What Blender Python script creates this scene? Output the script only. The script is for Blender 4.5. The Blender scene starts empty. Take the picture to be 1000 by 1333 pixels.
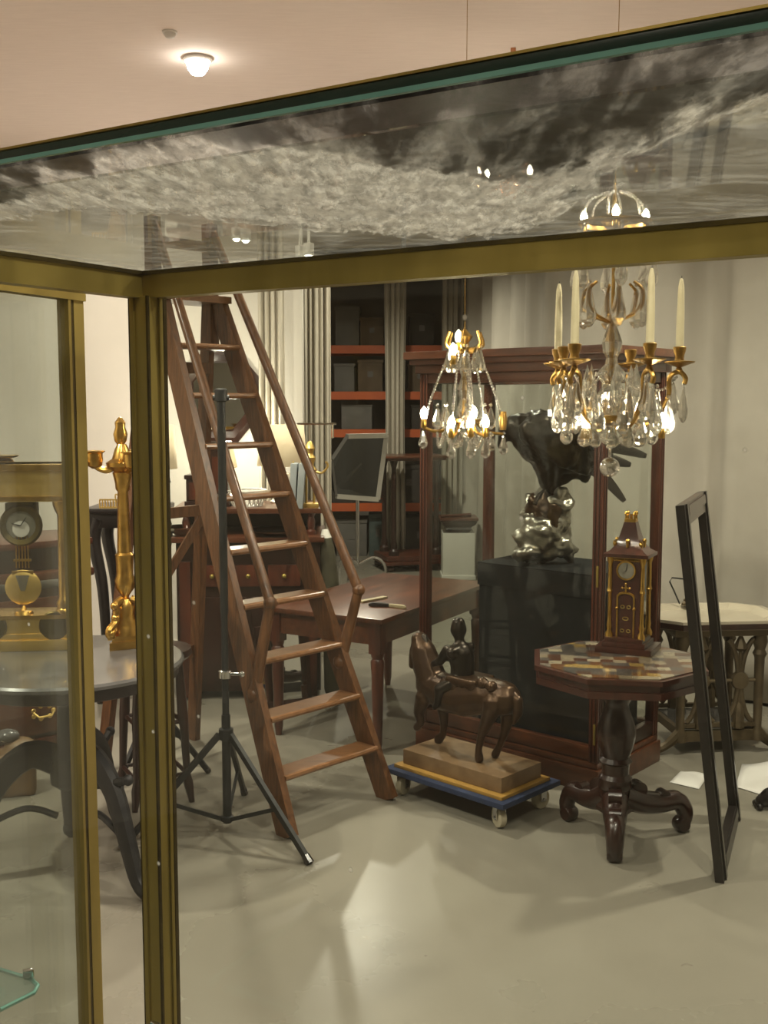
import bpy, bmesh, math, random
from mathutils import Vector, Matrix, noise as mnoise
random.seed(7)
PI = math.pi
sc = bpy.context.scene

# ------------------------------------------------------------------ camera
F = 1400.0                                   # focal length in pixels of the 1000 x 1333 frame
PITCH = math.atan(141.5 / F)
H = 1.65
cam_data = bpy.data.cameras.new('camera')
cam_data.sensor_fit = 'VERTICAL'
cam_data.sensor_height = 24.0
cam_data.lens = F / 1333.0 * 24.0
cam_data.clip_start = 0.02
cam = bpy.data.objects.new('camera', cam_data)
cam.location = (0, 0, H)
cam.rotation_euler = (PI / 2 - PITCH, 0, 0)
sc.collection.objects.link(cam)
sc.camera = cam

# ------------------------------------------------------------------ world, exposure
sc.view_settings.view_transform = 'Standard'
sc.view_settings.look = 'None'
sc.view_settings.gamma = 1.0
sc.view_settings.use_curve_mapping = False
sc.view_settings.exposure = 1.42
sc.cycles.use_denoising = True
sc.cycles.max_bounces = 14
sc.cycles.transparent_max_bounces = 40
sc.cycles.transmission_bounces = 10
sc.cycles.glossy_bounces = 5
sc.cycles.diffuse_bounces = 4
sc.cycles.sample_clamp_indirect = 10.0
sc.cycles.sample_clamp_direct = 0.0
sc.cycles.caustics_reflective = False
sc.cycles.caustics_refractive = False
sc.cycles.blur_glossy = 0.5
world = bpy.data.worlds.new('world')
sc.world = world
world.use_nodes = True
world.node_tree.nodes['Background'].inputs[0].default_value = (0.9, 0.8, 0.68, 1)
world.node_tree.nodes['Background'].inputs[1].default_value = 0.05

WARM = (1.0, 0.88, 0.74)
def lamp(name, kind, loc, power, color=WARM, radius=0.05, target=None, size=None, blend=0.5, parent=None):
    d = bpy.data.lights.new(name, kind)
    d.energy = power
    d.color = color
    if kind == 'AREA':
        d.shape = 'DISK'; d.size = size or 0.5
    else:
        d.shadow_soft_size = radius
    if kind == 'SPOT':
        d.spot_size = size or math.radians(90); d.spot_blend = blend
    o = bpy.data.objects.new(name, d)
    o.location = loc
    if target is not None:
        o.rotation_euler = (Vector(target) - Vector(loc)).to_track_quat('-Z', 'Y').to_euler()
    sc.collection.objects.link(o)
    if parent: o.parent = parent
    return o
# visible downlight first, then unseen spots mostly added as fill: (x, y, watts)
CEIL = 3.2
DOWNLIGHT_AND_FILLS = [(-0.841, 5.03, 90), (-1.75, 6.15, 32), (-2.4, 3.1, 150), (1.0, 2.3, 55), (1.8, 4.2, 110),
              (0.35, 6.6, 60), (-0.2, 9.3, 105), (-0.9, 2.3, 40), (0.25, 0.85, 60), (-1.2, -0.6, 22)]  # the spot right above the case is added to brighten its top pane
for (x, y, w) in DOWNLIGHT_AND_FILLS:
    lamp('downlight_and_fill_beam', 'SPOT', (x, y, CEIL - 0.12), w, radius=0.05, size=math.radians(160), blend=0.9)

# ------------------------------------------------------------------ pixel -> place
CT, ST = math.cos(PITCH), math.sin(PITCH)
CAM = Vector((0, 0, H))
def ray(px, py):
    a = (px - 500) / F; b = (666.5 - py) / F
    return Vector((a, CT + b * ST, b * CT - ST))
def G(px, py, z=0.0):
    r = ray(px, py); return CAM + r * ((z - H) / r.z)
def P(px, py, Y):
    r = ray(px, py); return CAM + r * (Y / r.y)
def W(px, py, C, d):
    """point seen at a pixel on the vertical plane through C along horizontal direction d"""
    r = ray(px, py); n = Vector((d[1], -d[0], 0))
    return CAM + r * (n.dot(Vector(C) - CAM) / n.dot(r))

# ------------------------------------------------------------------ materials
def nt(name):
    m = bpy.data.materials.new(name); m.use_nodes = True
    t = m.node_tree; t.nodes.clear()
    out = t.nodes.new('ShaderNodeOutputMaterial')
    return m, t, out
def mat(name, c1, c2=None, rough=0.5, metal=0.0, scale=8.0, stretch=(1, 1, 1), bump=0.0, detail=4.0, spec=0.5, coat=0.0, emit=None, es=0.0, contrast=(0.3, 0.7), rough2=None):
    m, t, out = nt(name)
    b = t.nodes.new('ShaderNodeBsdfPrincipled')
    t.links.new(b.outputs[0], out.inputs[0])
    b.inputs['Roughness'].default_value = rough
    b.inputs['Metallic'].default_value = metal
    b.inputs['Specular IOR Level'].default_value = spec
    b.inputs['Coat Weight'].default_value = coat
    b.inputs['Coat Roughness'].default_value = 0.12
    b.inputs['Base Color'].default_value = (*c1, 1)
    if emit:
        b.inputs['Emission Color'].default_value = (*emit, 1); b.inputs['Emission Strength'].default_value = es
    if c2 is not None or bump:
        tc = t.nodes.new('ShaderNodeTexCoord'); mp = t.nodes.new('ShaderNodeMapping')
        mp.inputs['Scale'].default_value = stretch
        t.links.new(tc.outputs['Object'], mp.inputs[0])
        nz = t.nodes.new('ShaderNodeTexNoise'); nz.inputs['Scale'].default_value = scale
        nz.inputs['Detail'].default_value = detail; nz.inputs['Roughness'].default_value = 0.6
        t.links.new(mp.outputs[0], nz.inputs['Vector'])
        if c2 is not None:
            r = t.nodes.new('ShaderNodeValToRGB')
            r.color_ramp.elements[0].position = contrast[0]; r.color_ramp.elements[1].position = contrast[1]
            r.color_ramp.elements[0].color = (*c1, 1); r.color_ramp.elements[1].color = (*c2, 1)
            t.links.new(nz.outputs['Fac'], r.inputs[0]); t.links.new(r.outputs[0], b.inputs['Base Color'])
        if rough2 is not None:
            mr = t.nodes.new('ShaderNodeMapRange')
            mr.inputs['From Min'].default_value = 0.3; mr.inputs['From Max'].default_value = 0.7
            mr.inputs['To Min'].default_value = rough; mr.inputs['To Max'].default_value = rough2
            t.links.new(nz.outputs['Fac'], mr.inputs[0]); t.links.new(mr.outputs[0], b.inputs['Roughness'])
        if bump:
            bp = t.nodes.new('ShaderNodeBump'); bp.inputs['Strength'].default_value = bump; bp.inputs['Distance'].default_value = 0.01
            t.links.new(nz.outputs['Fac'], bp.inputs['Height']); t.links.new(bp.outputs[0], b.inputs['Normal'])
    return m

def glass_pane(name, tint=(0.93, 0.95, 0.93), haze=0.03, f0=0.045, haze_col=(0.6, 0.58, 0.52), specks=False):
    m, t, out = nt(name)
    tr = t.nodes.new('ShaderNodeBsdfTransparent'); tr.inputs[0].default_value = (*tint, 1)
    gl = t.nodes.new('ShaderNodeBsdfGlossy'); gl.inputs['Roughness'].default_value = 0.0
    df = t.nodes.new('ShaderNodeBsdfDiffuse'); df.inputs[0].default_value = (*haze_col, 1)
    lw = t.nodes.new('ShaderNodeLayerWeight'); lw.inputs[0].default_value = 0.5
    pw = t.nodes.new('ShaderNodeMath'); pw.operation = 'POWER'; pw.inputs[1].default_value = 5.0
    ma = t.nodes.new('ShaderNodeMath'); ma.operation = 'MULTIPLY_ADD'; ma.inputs[1].default_value = 0.9; ma.inputs[2].default_value = f0
    t.links.new(lw.outputs['Facing'], pw.inputs[0]); t.links.new(pw.outputs[0], ma.inputs[0])
    m1 = t.nodes.new('ShaderNodeMixShader'); t.links.new(ma.outputs[0], m1.inputs[0])
    t.links.new(tr.outputs[0], m1.inputs[1]); t.links.new(gl.outputs[0], m1.inputs[2])
    # haze painted into the glass: faint diffuse film in patches, lifts the blacks
    tc = t.nodes.new('ShaderNodeTexCoord'); nz = t.nodes.new('ShaderNodeTexNoise'); nz.inputs['Scale'].default_value = 5
    t.links.new(tc.outputs['Object'], nz.inputs['Vector'])
    mr = t.nodes.new('ShaderNodeMapRange'); mr.inputs['From Min'].default_value = 0.3; mr.inputs['From Max'].default_value = 0.7
    mr.inputs['To Min'].default_value = haze * 0.5; mr.inputs['To Max'].default_value = haze * 1.5
    t.links.new(nz.outputs['Fac'], mr.inputs[0])
    m2 = t.nodes.new('ShaderNodeMixShader'); t.links.new(mr.outputs[0], m2.inputs[0])
    t.links.new(m1.outputs[0], m2.inputs[1]); t.links.new(df.outputs[0], m2.inputs[2])
    last = m2
    if specks:      # small pale translucent specks scattered over the glass
        v = t.nodes.new('ShaderNodeTexVoronoi'); v.inputs['Scale'].default_value = 26; v.inputs['Randomness'].default_value = 1.0
        t.links.new(tc.outputs['Object'], v.inputs['Vector'])
        sp = t.nodes.new('ShaderNodeSeparateColor'); t.links.new(v.outputs['Color'], sp.inputs[0])
        g = t.nodes.new('ShaderNodeMath'); g.operation = 'GREATER_THAN'; g.inputs[1].default_value = 0.72; t.links.new(sp.outputs[0], g.inputs[0])
        d = t.nodes.new('ShaderNodeMapRange'); d.inputs['From Min'].default_value = 0.055; d.inputs['From Max'].default_value = 0.025
        d.inputs['To Min'].default_value = 0.0; d.inputs['To Max'].default_value = 0.55; t.links.new(v.outputs['Distance'], d.inputs[0])
        k = t.nodes.new('ShaderNodeMath'); k.operation = 'MULTIPLY'; t.links.new(g.outputs[0], k.inputs[0]); t.links.new(d.outputs[0], k.inputs[1])
        tl = t.nodes.new('ShaderNodeBsdfTranslucent'); tl.inputs[0].default_value = (0.9, 0.88, 0.84, 1)
        last = t.nodes.new('ShaderNodeMixShader'); t.links.new(k.outputs[0], last.inputs[0]); t.links.new(m2.outputs[0], last.inputs[1]); t.links.new(tl.outputs[0], last.inputs[2])
    t.links.new(last.outputs[0], out.inputs[0])
    return m

def emit_mat(name, col, s):
    m, t, out = nt(name)
    e = t.nodes.new('ShaderNodeEmission'); e.inputs[0].default_value = (*col, 1); e.inputs[1].default_value = s
    t.links.new(e.outputs[0], out.inputs[0]); return m

def crystal_mat(name):
    m, t, out = nt(name)
    g = t.nodes.new('ShaderNodeBsdfGlass'); g.inputs['IOR'].default_value = 1.55; g.inputs['Roughness'].default_value = 0.0
    g.inputs[0].default_value = (1, 0.98, 0.94, 1)
    tr = t.nodes.new('ShaderNodeBsdfTranslucent'); tr.inputs[0].default_value = (0.95, 0.9, 0.8, 1)
    gl = t.nodes.new('ShaderNodeBsdfGlossy'); gl.inputs['Roughness'].default_value = 0.05
    a = t.nodes.new('ShaderNodeMixShader'); a.inputs[0].default_value = 0.32
    t.links.new(g.outputs[0], a.inputs[1]); t.links.new(gl.outputs[0], a.inputs[2])
    b = t.nodes.new('ShaderNodeMixShader'); b.inputs[0].default_value = 0.09
    t.links.new(a.outputs[0], b.inputs[1]); t.links.new(tr.outputs[0], b.inputs[2])
    t.links.new(b.outputs[0], out.inputs[0]); return m

M = {}
M['brass'] = mat('aged_brass', (0.30, 0.225, 0.055), (0.46, 0.35, 0.10), rough=0.36, rough2=0.5, metal=0.85, scale=14, stretch=(1, 1, 0.25))
M['brass_dark'] = mat('dark_brass', (0.06, 0.045, 0.02), (0.12, 0.09, 0.03), rough=0.45, metal=1.0, scale=20)
M['gilt'] = mat('gilt_bronze', (0.46, 0.27, 0.06), (0.66, 0.42, 0.11), rough=0.28, metal=1.0, scale=30, bump=0.08)
M['gilt_matt'] = mat('matt_gilt', (0.62, 0.42, 0.12), (0.78, 0.56, 0.2), rough=0.42, metal=1.0, scale=18)
M['oak'] = mat('ladder_wood', (0.062, 0.024, 0.009), (0.18, 0.075, 0.028), rough=0.42, scale=14, stretch=(6, 6, 0.7), bump=0.03, coat=0.15)
M['tread'] = mat('worn_tread_wood', (0.13, 0.058, 0.023), (0.26, 0.12, 0.05), rough=0.3, scale=9, stretch=(1, 8, 8), coat=0.3)
M['mahog'] = mat('mahogany', (0.040, 0.010, 0.005), (0.11, 0.027, 0.011), rough=0.34, scale=7, stretch=(5, 5, 0.6), coat=0.25)
M['mahog_h'] = mat('mahogany_boards', (0.052, 0.017, 0.008), (0.13, 0.042, 0.018), rough=0.3, scale=6, stretch=(0.6, 6, 6), coat=0.25)
M['mahog_dark'] = mat('dark_mahogany', (0.012, 0.0045, 0.003), (0.032, 0.010, 0.006), rough=0.3, scale=8, stretch=(4, 4, 0.8), coat=0.3)
M['clock_wood'] = mat('dark_red_clock_wood', (0.026, 0.008, 0.005), (0.060, 0.016, 0.010), rough=0.28, scale=12, stretch=(5, 5, 0.6), coat=0.4)
M['ebony'] = mat('black_wood', (0.006, 0.005, 0.005), (0.015, 0.010, 0.009), rough=0.35, scale=10, stretch=(5, 5, 0.6), coat=0.2)
M['iron'] = mat('black_iron', (0.012, 0.013, 0.014), (0.028, 0.028, 0.028), rough=0.5, metal=0.3, scale=30, bump=0.1)
M['castiron'] = mat('bronzed_cast_iron', (0.085, 0.062, 0.035), (0.14, 0.105, 0.06), rough=0.5, metal=0.5, scale=25, bump=0.1)
M['bronze'] = mat('dark_bronze', (0.012, 0.010, 0.008), (0.035, 0.026, 0.018), rough=0.32, metal=0.75, scale=22, bump=0.15)
M['bronze_brown'] = mat('brown_bronze', (0.030, 0.014, 0.007), (0.075, 0.040, 0.018), rough=0.33, metal=0.6, scale=25, bump=0.2)
M['silverrock'] = mat('silvered_rock', (0.22, 0.20, 0.17), (0.55, 0.52, 0.46), rough=0.28, metal=0.9, scale=9, stretch=(1, 1, 3), bump=0.6)
M['marble_grey'] = mat('grey_marble', (0.06, 0.058, 0.056), (0.12, 0.117, 0.114), rough=0.25, scale=4, detail=8, coat=0.2)
M['basin'] = mat('cream_marble', (0.36, 0.31, 0.23), (0.46, 0.41, 0.32), rough=0.22, scale=5, detail=8, coat=0.2)
M['sandstone'] = mat('tan_marble', (0.13, 0.075, 0.035), (0.21, 0.13, 0.065), rough=0.5, scale=22, detail=8)
M['wall'] = mat('white_wall', (0.60, 0.56, 0.50), (0.64, 0.60, 0.54), rough=0.85, scale=3)
M['wall_grey'] = mat('grey_wall', (0.20, 0.18, 0.16), (0.25, 0.225, 0.20), rough=0.9, scale=3)
M['ceiling'] = mat('ceiling_plaster', (0.73, 0.645, 0.585), (0.78, 0.695, 0.63), rough=0.9, scale=18, stretch=(0.4, 3, 1), detail=6)
M['floor'] = mat('polished_grey_floor', (0.195, 0.178, 0.143), (0.235, 0.216, 0.175), rough=0.24, rough2=0.34, scale=0.9, detail=6, spec=0.45)
M['curtain'] = mat('linen_curtain', (0.44, 0.40, 0.33), (0.50, 0.455, 0.38), rough=0.9, scale=60, stretch=(1, 1, 0.2))
M['sheet'] = mat('grey_sheeting', (0.40, 0.365, 0.31), (0.47, 0.43, 0.37), rough=0.65, scale=3)
M['orange'] = mat('orange_steel', (0.46, 0.085, 0.02), (0.54, 0.11, 0.025), rough=0.5, scale=6)
M['steel_dark'] = mat('dark_blue_steel', (0.03, 0.035, 0.045), rough=0.5)
M['card'] = mat('brown_cardboard', (0.10, 0.07, 0.045), (0.15, 0.11, 0.07), rough=0.85, scale=8)
M['card_dark'] = mat('dark_box', (0.035, 0.03, 0.027), (0.055, 0.048, 0.04), rough=0.8, scale=8)
M['card_grey'] = mat('grey_box', (0.12, 0.115, 0.105), (0.16, 0.15, 0.14), rough=0.8, scale=8)
M['teal_box'] = mat('teal_trunk', (0.04, 0.065, 0.065), (0.06, 0.09, 0.085), rough=0.6, scale=8)
M['blackcloth'] = mat('black_cloth', (0.006, 0.0065, 0.008), (0.011, 0.012, 0.014), rough=0.85, scale=60, spec=0.2)
M['bluecarpet'] = mat('blue_carpet', (0.010, 0.018, 0.05), (0.017, 0.029, 0.075), rough=0.9, scale=90)
M['yellow'] = mat('yellow_ply', (0.28, 0.15, 0.025), (0.34, 0.19, 0.035), rough=0.6, scale=10)
M['nylon'] = mat('cream_nylon', (0.40, 0.35, 0.25), (0.46, 0.41, 0.30), rough=0.5, scale=12)
M['chrome'] = mat('chrome', (0.65, 0.65, 0.66), rough=0.12, metal=1.0)
M['silver'] = mat('silver', (0.75, 0.72, 0.66), (0.85, 0.82, 0.76), rough=0.12, metal=1.0, scale=10)
M['white'] = mat('white_paint', (0.62, 0.60, 0.55), (0.66, 0.64, 0.59), rough=0.5, scale=6)
M['paper'] = mat('white_paper', (0.72, 0.70, 0.66), (0.76, 0.74, 0.70), rough=0.8, scale=6)
M['wax'] = mat('ivory_wax', (0.72, 0.62, 0.40), (0.78, 0.69, 0.47), rough=0.45, scale=8)
M['shade'] = mat('linen_lampshade', (0.55, 0.45, 0.30), (0.60, 0.50, 0.35), rough=0.8, scale=40, emit=(1.0, 0.72, 0.42), es=0.16)
M['mirror'] = mat('mirror_glass', (0.75, 0.76, 0.74), rough=0.02, metal=1.0)
M['mirror_dark'] = mat('dark_mirror', (0.10, 0.105, 0.11), rough=0.05, metal=1.0)
M['dial'] = mat('silvered_dial', (0.22, 0.21, 0.17), (0.32, 0.30, 0.25), rough=0.4, metal=0.4, scale=30)
M['dialwhite'] = mat('enamel_dial', (0.45, 0.43, 0.38), rough=0.3)
M['olive'] = mat('olive_leather', (0.035, 0.032, 0.018), (0.06, 0.055, 0.03), rough=0.5, scale=18, bump=0.2)
M['bluegrey'] = mat('blue_grey_cloth', (0.30, 0.33, 0.34), (0.36, 0.39, 0.40), rough=0.7, scale=12)
M['bone'] = mat('horn_handle', (0.36, 0.30, 0.17), (0.46, 0.40, 0.25), rough=0.4, scale=25)
M['pane'] = glass_pane('case_glass', haze=0.002, f0=0.02)
M['pane_front'] = glass_pane('front_glass', haze=0.0018, f0=0.02, specks=True)
M['pane_door'] = glass_pane('door_glass', tint=(0.84, 0.88, 0.85), haze=0.03, f0=0.05)
M['cab_pane'] = glass_pane('cabinet_glass', tint=(0.95, 0.965, 0.95), haze=0.0025, f0=0.02)
M['glass_edge'] = mat('green_glass_edge', (0.010, 0.030, 0.022), (0.02, 0.05, 0.04), rough=0.15, scale=5, coat=0.6)
M['glass_teal'] = mat('teal_glass_edge', (0.14, 0.36, 0.31), (0.22, 0.50, 0.43), rough=0.2, scale=12, coat=0.5)
M['shelf_glass'] = glass_pane('shelf_glass', tint=(0.72, 0.82, 0.80), haze=0.10, f0=0.10, haze_col=(0.45, 0.5, 0.48))
M['crystal'] = crystal_mat('cut_crystal')
M['bulb'] = emit_mat('lit_bulb', (1.0, 0.86, 0.66), 60.0)
M['lamp_disc'] = emit_mat('lit_diffuser', (1.0, 0.93, 0.82), 12.0)

# ------------------------------------------------------------------ mesh helpers
ROOT = {}
def rotz(a): return Matrix.Rotation(a, 4, 'Z')
class B:
    def __init__(s): s.bm = bmesh.new()
    def _add(s, verts, faces):
        vs = [s.bm.verts.new(v) for v in verts]
        for f in faces:
            try: s.bm.faces.new([vs[i] for i in f])
            except ValueError: pass
        return vs
    def box(s, c, sz, rz=0.0, R=None, bev=0.0):
        t = bmesh.new()
        bmesh.ops.create_cube(t, size=1.0)
        for v in t.verts: v.co = Vector((v.co.x * sz[0], v.co.y * sz[1], v.co.z * sz[2]))
        if bev: bmesh.ops.bevel(t, geom=t.edges[:], offset=bev, segments=2, affect='EDGES', profile=0.7)
        m = Matrix.Translation(Vector(c)) @ (R.to_4x4() if R is not None else rotz(rz))
        t.verts.ensure_lookup_table()
        s._add([m @ v.co for v in t.verts], [[v.index for v in f.verts] for f in t.faces])
        t.free(); return s
    def tube(s, pts, r, n=8, cap=True, up=None, flat=1.0):
        pts = [Vector(p) for p in pts]; k = len(pts)
        rs = r if isinstance(r, (list, tuple)) else [r] * k
        rings = []; ref = None
        for i, p in enumerate(pts):
            d = (pts[min(i + 1, k - 1)] - pts[max(i - 1, 0)])
            if d.length < 1e-9: d = Vector((0, 0, 1))
            d.normalize()
            if ref is None:
                ref = Vector(up) if up else (Vector((0, 0, 1)) if abs(d.z) < 0.9 else Vector((1, 0, 0)))
            a = (ref - d * ref.dot(d)).normalized(); b = d.cross(a); ref = a
            rings.append([s.bm.verts.new(p + (a * math.cos(2 * PI * j / n) + b * math.sin(2 * PI * j / n) * flat) * rs[i]) for j in range(n)])
        for i in range(k - 1):
            for j in range(n):
                s.bm.faces.new((rings[i][j], rings[i][(j + 1) % n], rings[i + 1][(j + 1) % n], rings[i + 1][j]))
        if cap:
            s.bm.faces.new(rings[0][::-1]); s.bm.faces.new(rings[-1])
        return s
    def bar(s, a, b, w, h, up=(0, 0, 1)):
        """rectangular bar from a to b; h measured along up"""
        a, b = Vector(a), Vector(b); d = (b - a).normalized(); u = Vector(up); u = (u - d * u.dot(d)).normalized(); x = d.cross(u)
        q = [(-1, -1), (1, -1), (1, 1), (-1, 1)]
        vs = [a + x * (i * w / 2) + u * (j * h / 2) for i, j in q] + [b + x * (i * w / 2) + u * (j * h / 2) for i, j in q]
        s._add(vs, [(3, 2, 1, 0), (4, 5, 6, 7), (0, 1, 5, 4), (1, 2, 6, 5), (2, 3, 7, 6), (3, 0, 4, 7)]); return s
    def lathe(s, prof, c=(0, 0, 0), n=24, R=None, ph=0.0, ring=False):
        if ring: prof = list(prof) + [prof[0]]
        m = Matrix.Translation(Vector(c)) @ (R.to_4x4() if R is not None else Matrix.Identity(4))
        rings = []
        for (r, z) in prof:
            if r < 1e-6: rings.append([s.bm.verts.new(m @ Vector((0, 0, z)))])
            else: rings.append([s.bm.verts.new(m @ Vector((r * math.cos(ph + 2 * PI * j / n), r * math.sin(ph + 2 * PI * j / n), z))) for j in range(n)])
        for A, C in zip(rings, rings[1:]):
            if len(A) == 1 and len(C) == 1: continue
            for j in range(n):
                k = (j + 1) % n
                if len(A) == 1: s.bm.faces.new((A[0], C[k], C[j]))
                elif len(C) == 1: s.bm.faces.new((A[j], A[k], C[0]))
                else: s.bm.faces.new((A[j], A[k], C[k], C[j]))
        if ring: return s
        if len(rings[0]) > 1: s.bm.faces.new(rings[0][::-1])
        if len(rings[-1]) > 1: s.bm.faces.new(rings[-1])
        return s
    def ball(s, c, r, sc3=(1, 1, 1), n=12, R=None):
        prof = [(r * math.sin(PI * i / (n // 2)), -r * math.cos(PI * i / (n // 2))) for i in range(n // 2 + 1)]
        prof[0] = (0, -r); prof[-1] = (0, r)
        m = (R.to_4x4() if R is not None else Matrix.Identity(4)) @ Matrix.Diagonal((*sc3, 1))
        return s.lathe(prof, c, n, R=m)
    def prism(s, poly, z0, z1, Mx=None):
        m = Mx if Mx is not None else Matrix.Identity(4)
        k = len(poly)
        vs = [m @ Vector((x, y, z0)) for x, y in poly] + [m @ Vector((x, y, z1)) for x, y in poly]
        s._add(vs, [tuple(range(k))[::-1], tuple(range(k, 2 * k))] + [(i, (i + 1) % k, k + (i + 1) % k, k + i) for i in range(k)]); return s
    def build(s, name, material, parent=None, world=False, smooth=True, angle=38, mods=None):
        bm = s.bm
        bmesh.ops.recalc_face_normals(bm, faces=bm.faces[:])
        if parent is not None and world:
            mi = rootm(parent).inverted()
            for v in bm.verts: v.co = mi @ v.co
        if smooth:
            for f in bm.faces: f.smooth = True
            for e in bm.edges:
                if len(e.link_faces) == 2 and e.calc_face_angle(0) > math.radians(angle): e.smooth = False
        off = Vector((0, 0, 0))
        if parent is None and len(bm.verts):
            lo = [min(v.co[i] for v in bm.verts) for i in range(3)]; hi = [max(v.co[i] for v in bm.verts) for i in range(3)]
            off = Vector(((lo[0] + hi[0]) / 2, (lo[1] + hi[1]) / 2, lo[2]))
            for v in bm.verts: v.co -= off
        me = bpy.data.meshes.new(name); bm.to_mesh(me); bm.free()
        if isinstance(material, (list, tuple)):
            for x in material: me.materials.append(x)
        else: me.materials.append(material)
        o = bpy.data.objects.new(name, me); sc.collection.objects.link(o)
        if parent is not None:
            o.parent = parent; ROOT[o.name] = rootm(parent)
        else: o.location = off
        return o
def rootm(o): return ROOT.get(o.name, Matrix.Identity(4))
def thing(name, label, cat, loc=(0, 0, 0), rz=0.0, group=None):
    o = bpy.data.objects.new(name, None); sc.collection.objects.link(o)
    o.empty_display_size = 0.1
    o.location = loc; o.rotation_euler = (0, 0, rz)
    ROOT[o.name] = Matrix.Translation(Vector(loc)) @ rotz(rz)
    return tag(o, label, cat, group)
def tag(o, label, cat, group=None):
    o['label'] = label; o['category'] = cat
    if group: o['group'] = group
    return o
def struct(o): o['kind'] = 'structure'; return o
def remesh(o, voxel=0.012, it=6, fac=0.5):
    m = o.modifiers.new('remesh', 'REMESH'); m.mode = 'VOXEL'; m.voxel_size = voxel; m.use_smooth_shade = True
    q = o.modifiers.new('smooth', 'SMOOTH'); q.iterations = it; q.factor = fac
    return o
def limb(b, pts, rs, n=10):
    b.tube(pts, rs, n)
    for p, r in zip(pts, rs): b.ball(p, r, n=10)
def bez(p0, p1, p2, p3, n=10):
    p0, p1, p2, p3 = map(Vector, (p0, p1, p2, p3))
    return [((1 - t) ** 3) * p0 + 3 * t * (1 - t) ** 2 * p1 + 3 * t * t * (1 - t) * p2 + t ** 3 * p3 for t in [i / n for i in range(n + 1)]]
def crom(pts, n=6):
    """smooth curve through points"""
    pts = [Vector(p) for p in pts]; out = []
    for i in range(len(pts) - 1):
        a = pts[max(i - 1, 0)]; b = pts[i]; c = pts[i + 1]; d = pts[min(i + 2, len(pts) - 1)]
        for j in range(n):
            t = j / n
            out.append(0.5 * ((2 * b) + (-a + c) * t + (2 * a - 5 * b + 4 * c - d) * t * t + (-a + 3 * b - 3 * c + d) * t ** 3))
    out.append(pts[-1]); return out
# ------------------------------------------------------------------ the room
X0, X1, Y0, Y1 = -3.6, 3.6, -3.2, 12.4
struct(B().box(((X0 + X1) / 2, (Y0 + Y1) / 2, -0.05), (X1 - X0, Y1 - Y0, 0.1)).build('floor', M['floor']))
struct(B().box(((X0 + X1) / 2, (Y0 + Y1) / 2, CEIL + 0.05), (X1 - X0, Y1 - Y0, 0.1)).build('ceiling', M['ceiling']))
struct(B().box((X0 - 0.05, (Y0 + Y1) / 2, CEIL / 2), (0.1, Y1 - Y0, CEIL)).build('wall_left', M['wall']))
struct(B().box((X1 + 0.05, (Y0 + Y1) / 2, CEIL / 2), (0.1, Y1 - Y0, CEIL)).build('wall_right', M['wall']))
struct(B().box((0, Y1 + 0.05, CEIL / 2), (X1 - X0, 0.1, CEIL)).build('wall_back', M['wall_grey']))
struct(B().box((0, Y0 - 0.05, CEIL / 2), (X1 - X0, 0.1, CEIL)).build('wall_front', M['wall']))
PWX = P(394, 500, 6.95).x
struct(B().box(((X0 + PWX) / 2, 7.02, CEIL / 2), (PWX - X0, 0.14, CEIL)).build('wall_middle', M['wall']))
struct(B().box(((X0 + PWX) / 2, 6.94, 0.05), (PWX - X0, 0.02, 0.1)).build('baseboard_middle', M['white']))

def curtain(name, path, z0, z1, label, cat, folds, amp, material, pinch=0.0, seed=1, rows=10, kind=None):
    rnd = random.Random(seed)
    pts = [Vector((p[0], p[1], 0)) for p in path]
    seg = [(b - a).length for a, b in zip(pts, pts[1:])]; L = sum(seg)
    def at(s):
        for a, b, l in zip(pts, pts[1:], seg):
            if s <= l or (a, b) == (pts[-2], pts[-1]):
                d = (b - a).normalized(); return a + d * min(s, l), Vector((-d.y, d.x, 0))
            s -= l
    n = max(24, int(folds * 12)); ph = [rnd.uniform(0, 6.28) for _ in range(4)]
    b = B(); grid = []
    for r in range(rows + 1):
        t = r / rows; row = []
        for i in range(n + 1):
            s = L * i / n
            w = 1 - pinch * math.sin(PI * min(1, max(0, t))) ** 2 if pinch else 1
            s2 = L / 2 + (s - L / 2) * w
            p, nn = at(max(0, min(L, s2)))
            u = i / n * folds * 2 * PI
            o = math.sin(u + ph[0] + 0.25 * math.sin(3 * t + ph[2])) + 0.45 * math.sin(0.43 * u + ph[1] + t) + 0.25 * math.sin(2.2 * u + ph[3] - t)
            q = p + nn * (o * amp * (0.55 + 0.45 * t))
            row.append(b.bm.verts.new((q.x, q.y, z1 + (z0 - z1) * t)))
        grid.append(row)
    for r in range(rows):
        for i in range(n):
            b.bm.faces.new((grid[r][i], grid[r][i + 1], grid[r + 1][i + 1], grid[r + 1][i]))
    o = b.build(name, material, angle=80)
    sm = o.modifiers.new('thick', 'SOLIDIFY'); sm.thickness = 0.004
    return tag(o, label, cat)
curtain('dust_sheet', [(3.4, 4.15), (2.75, 4.95), (2.05, 5.75), (1.62, 6.6), (1.25, 8.1), (0.90, 10.9)], 0.02, 3.15,
        'long pale grey sheeting hung as a wall behind the glass cabinet', 'curtain', 13, 0.075, M['sheet'], seed=3, rows=14)
def px_curtain(name, xa, xb, Y, z0, z1, label, folds, amp, seed, material='curtain', pinch=0.0, tilt=0.0):
    a = P(xa, 525, Y); c = P(xb, 525, Y + tilt)
    return curtain(name, [(a.x, a.y), (c.x, c.y)], z0, z1, label, 'curtain', folds, amp, M[material], pinch, seed)
px_curtain('curtain', 338, 371, 6.68, 0.03, 2.75, 'white curtain gathered against the wall right of the octagonal mirror', 4, 0.025, 11)
px_curtain('curtain', 396, 431, 7.25, 0.03, 2.62, 'beige curtain hanging at the free end of the white wall', 5, 0.028, 12)
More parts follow.
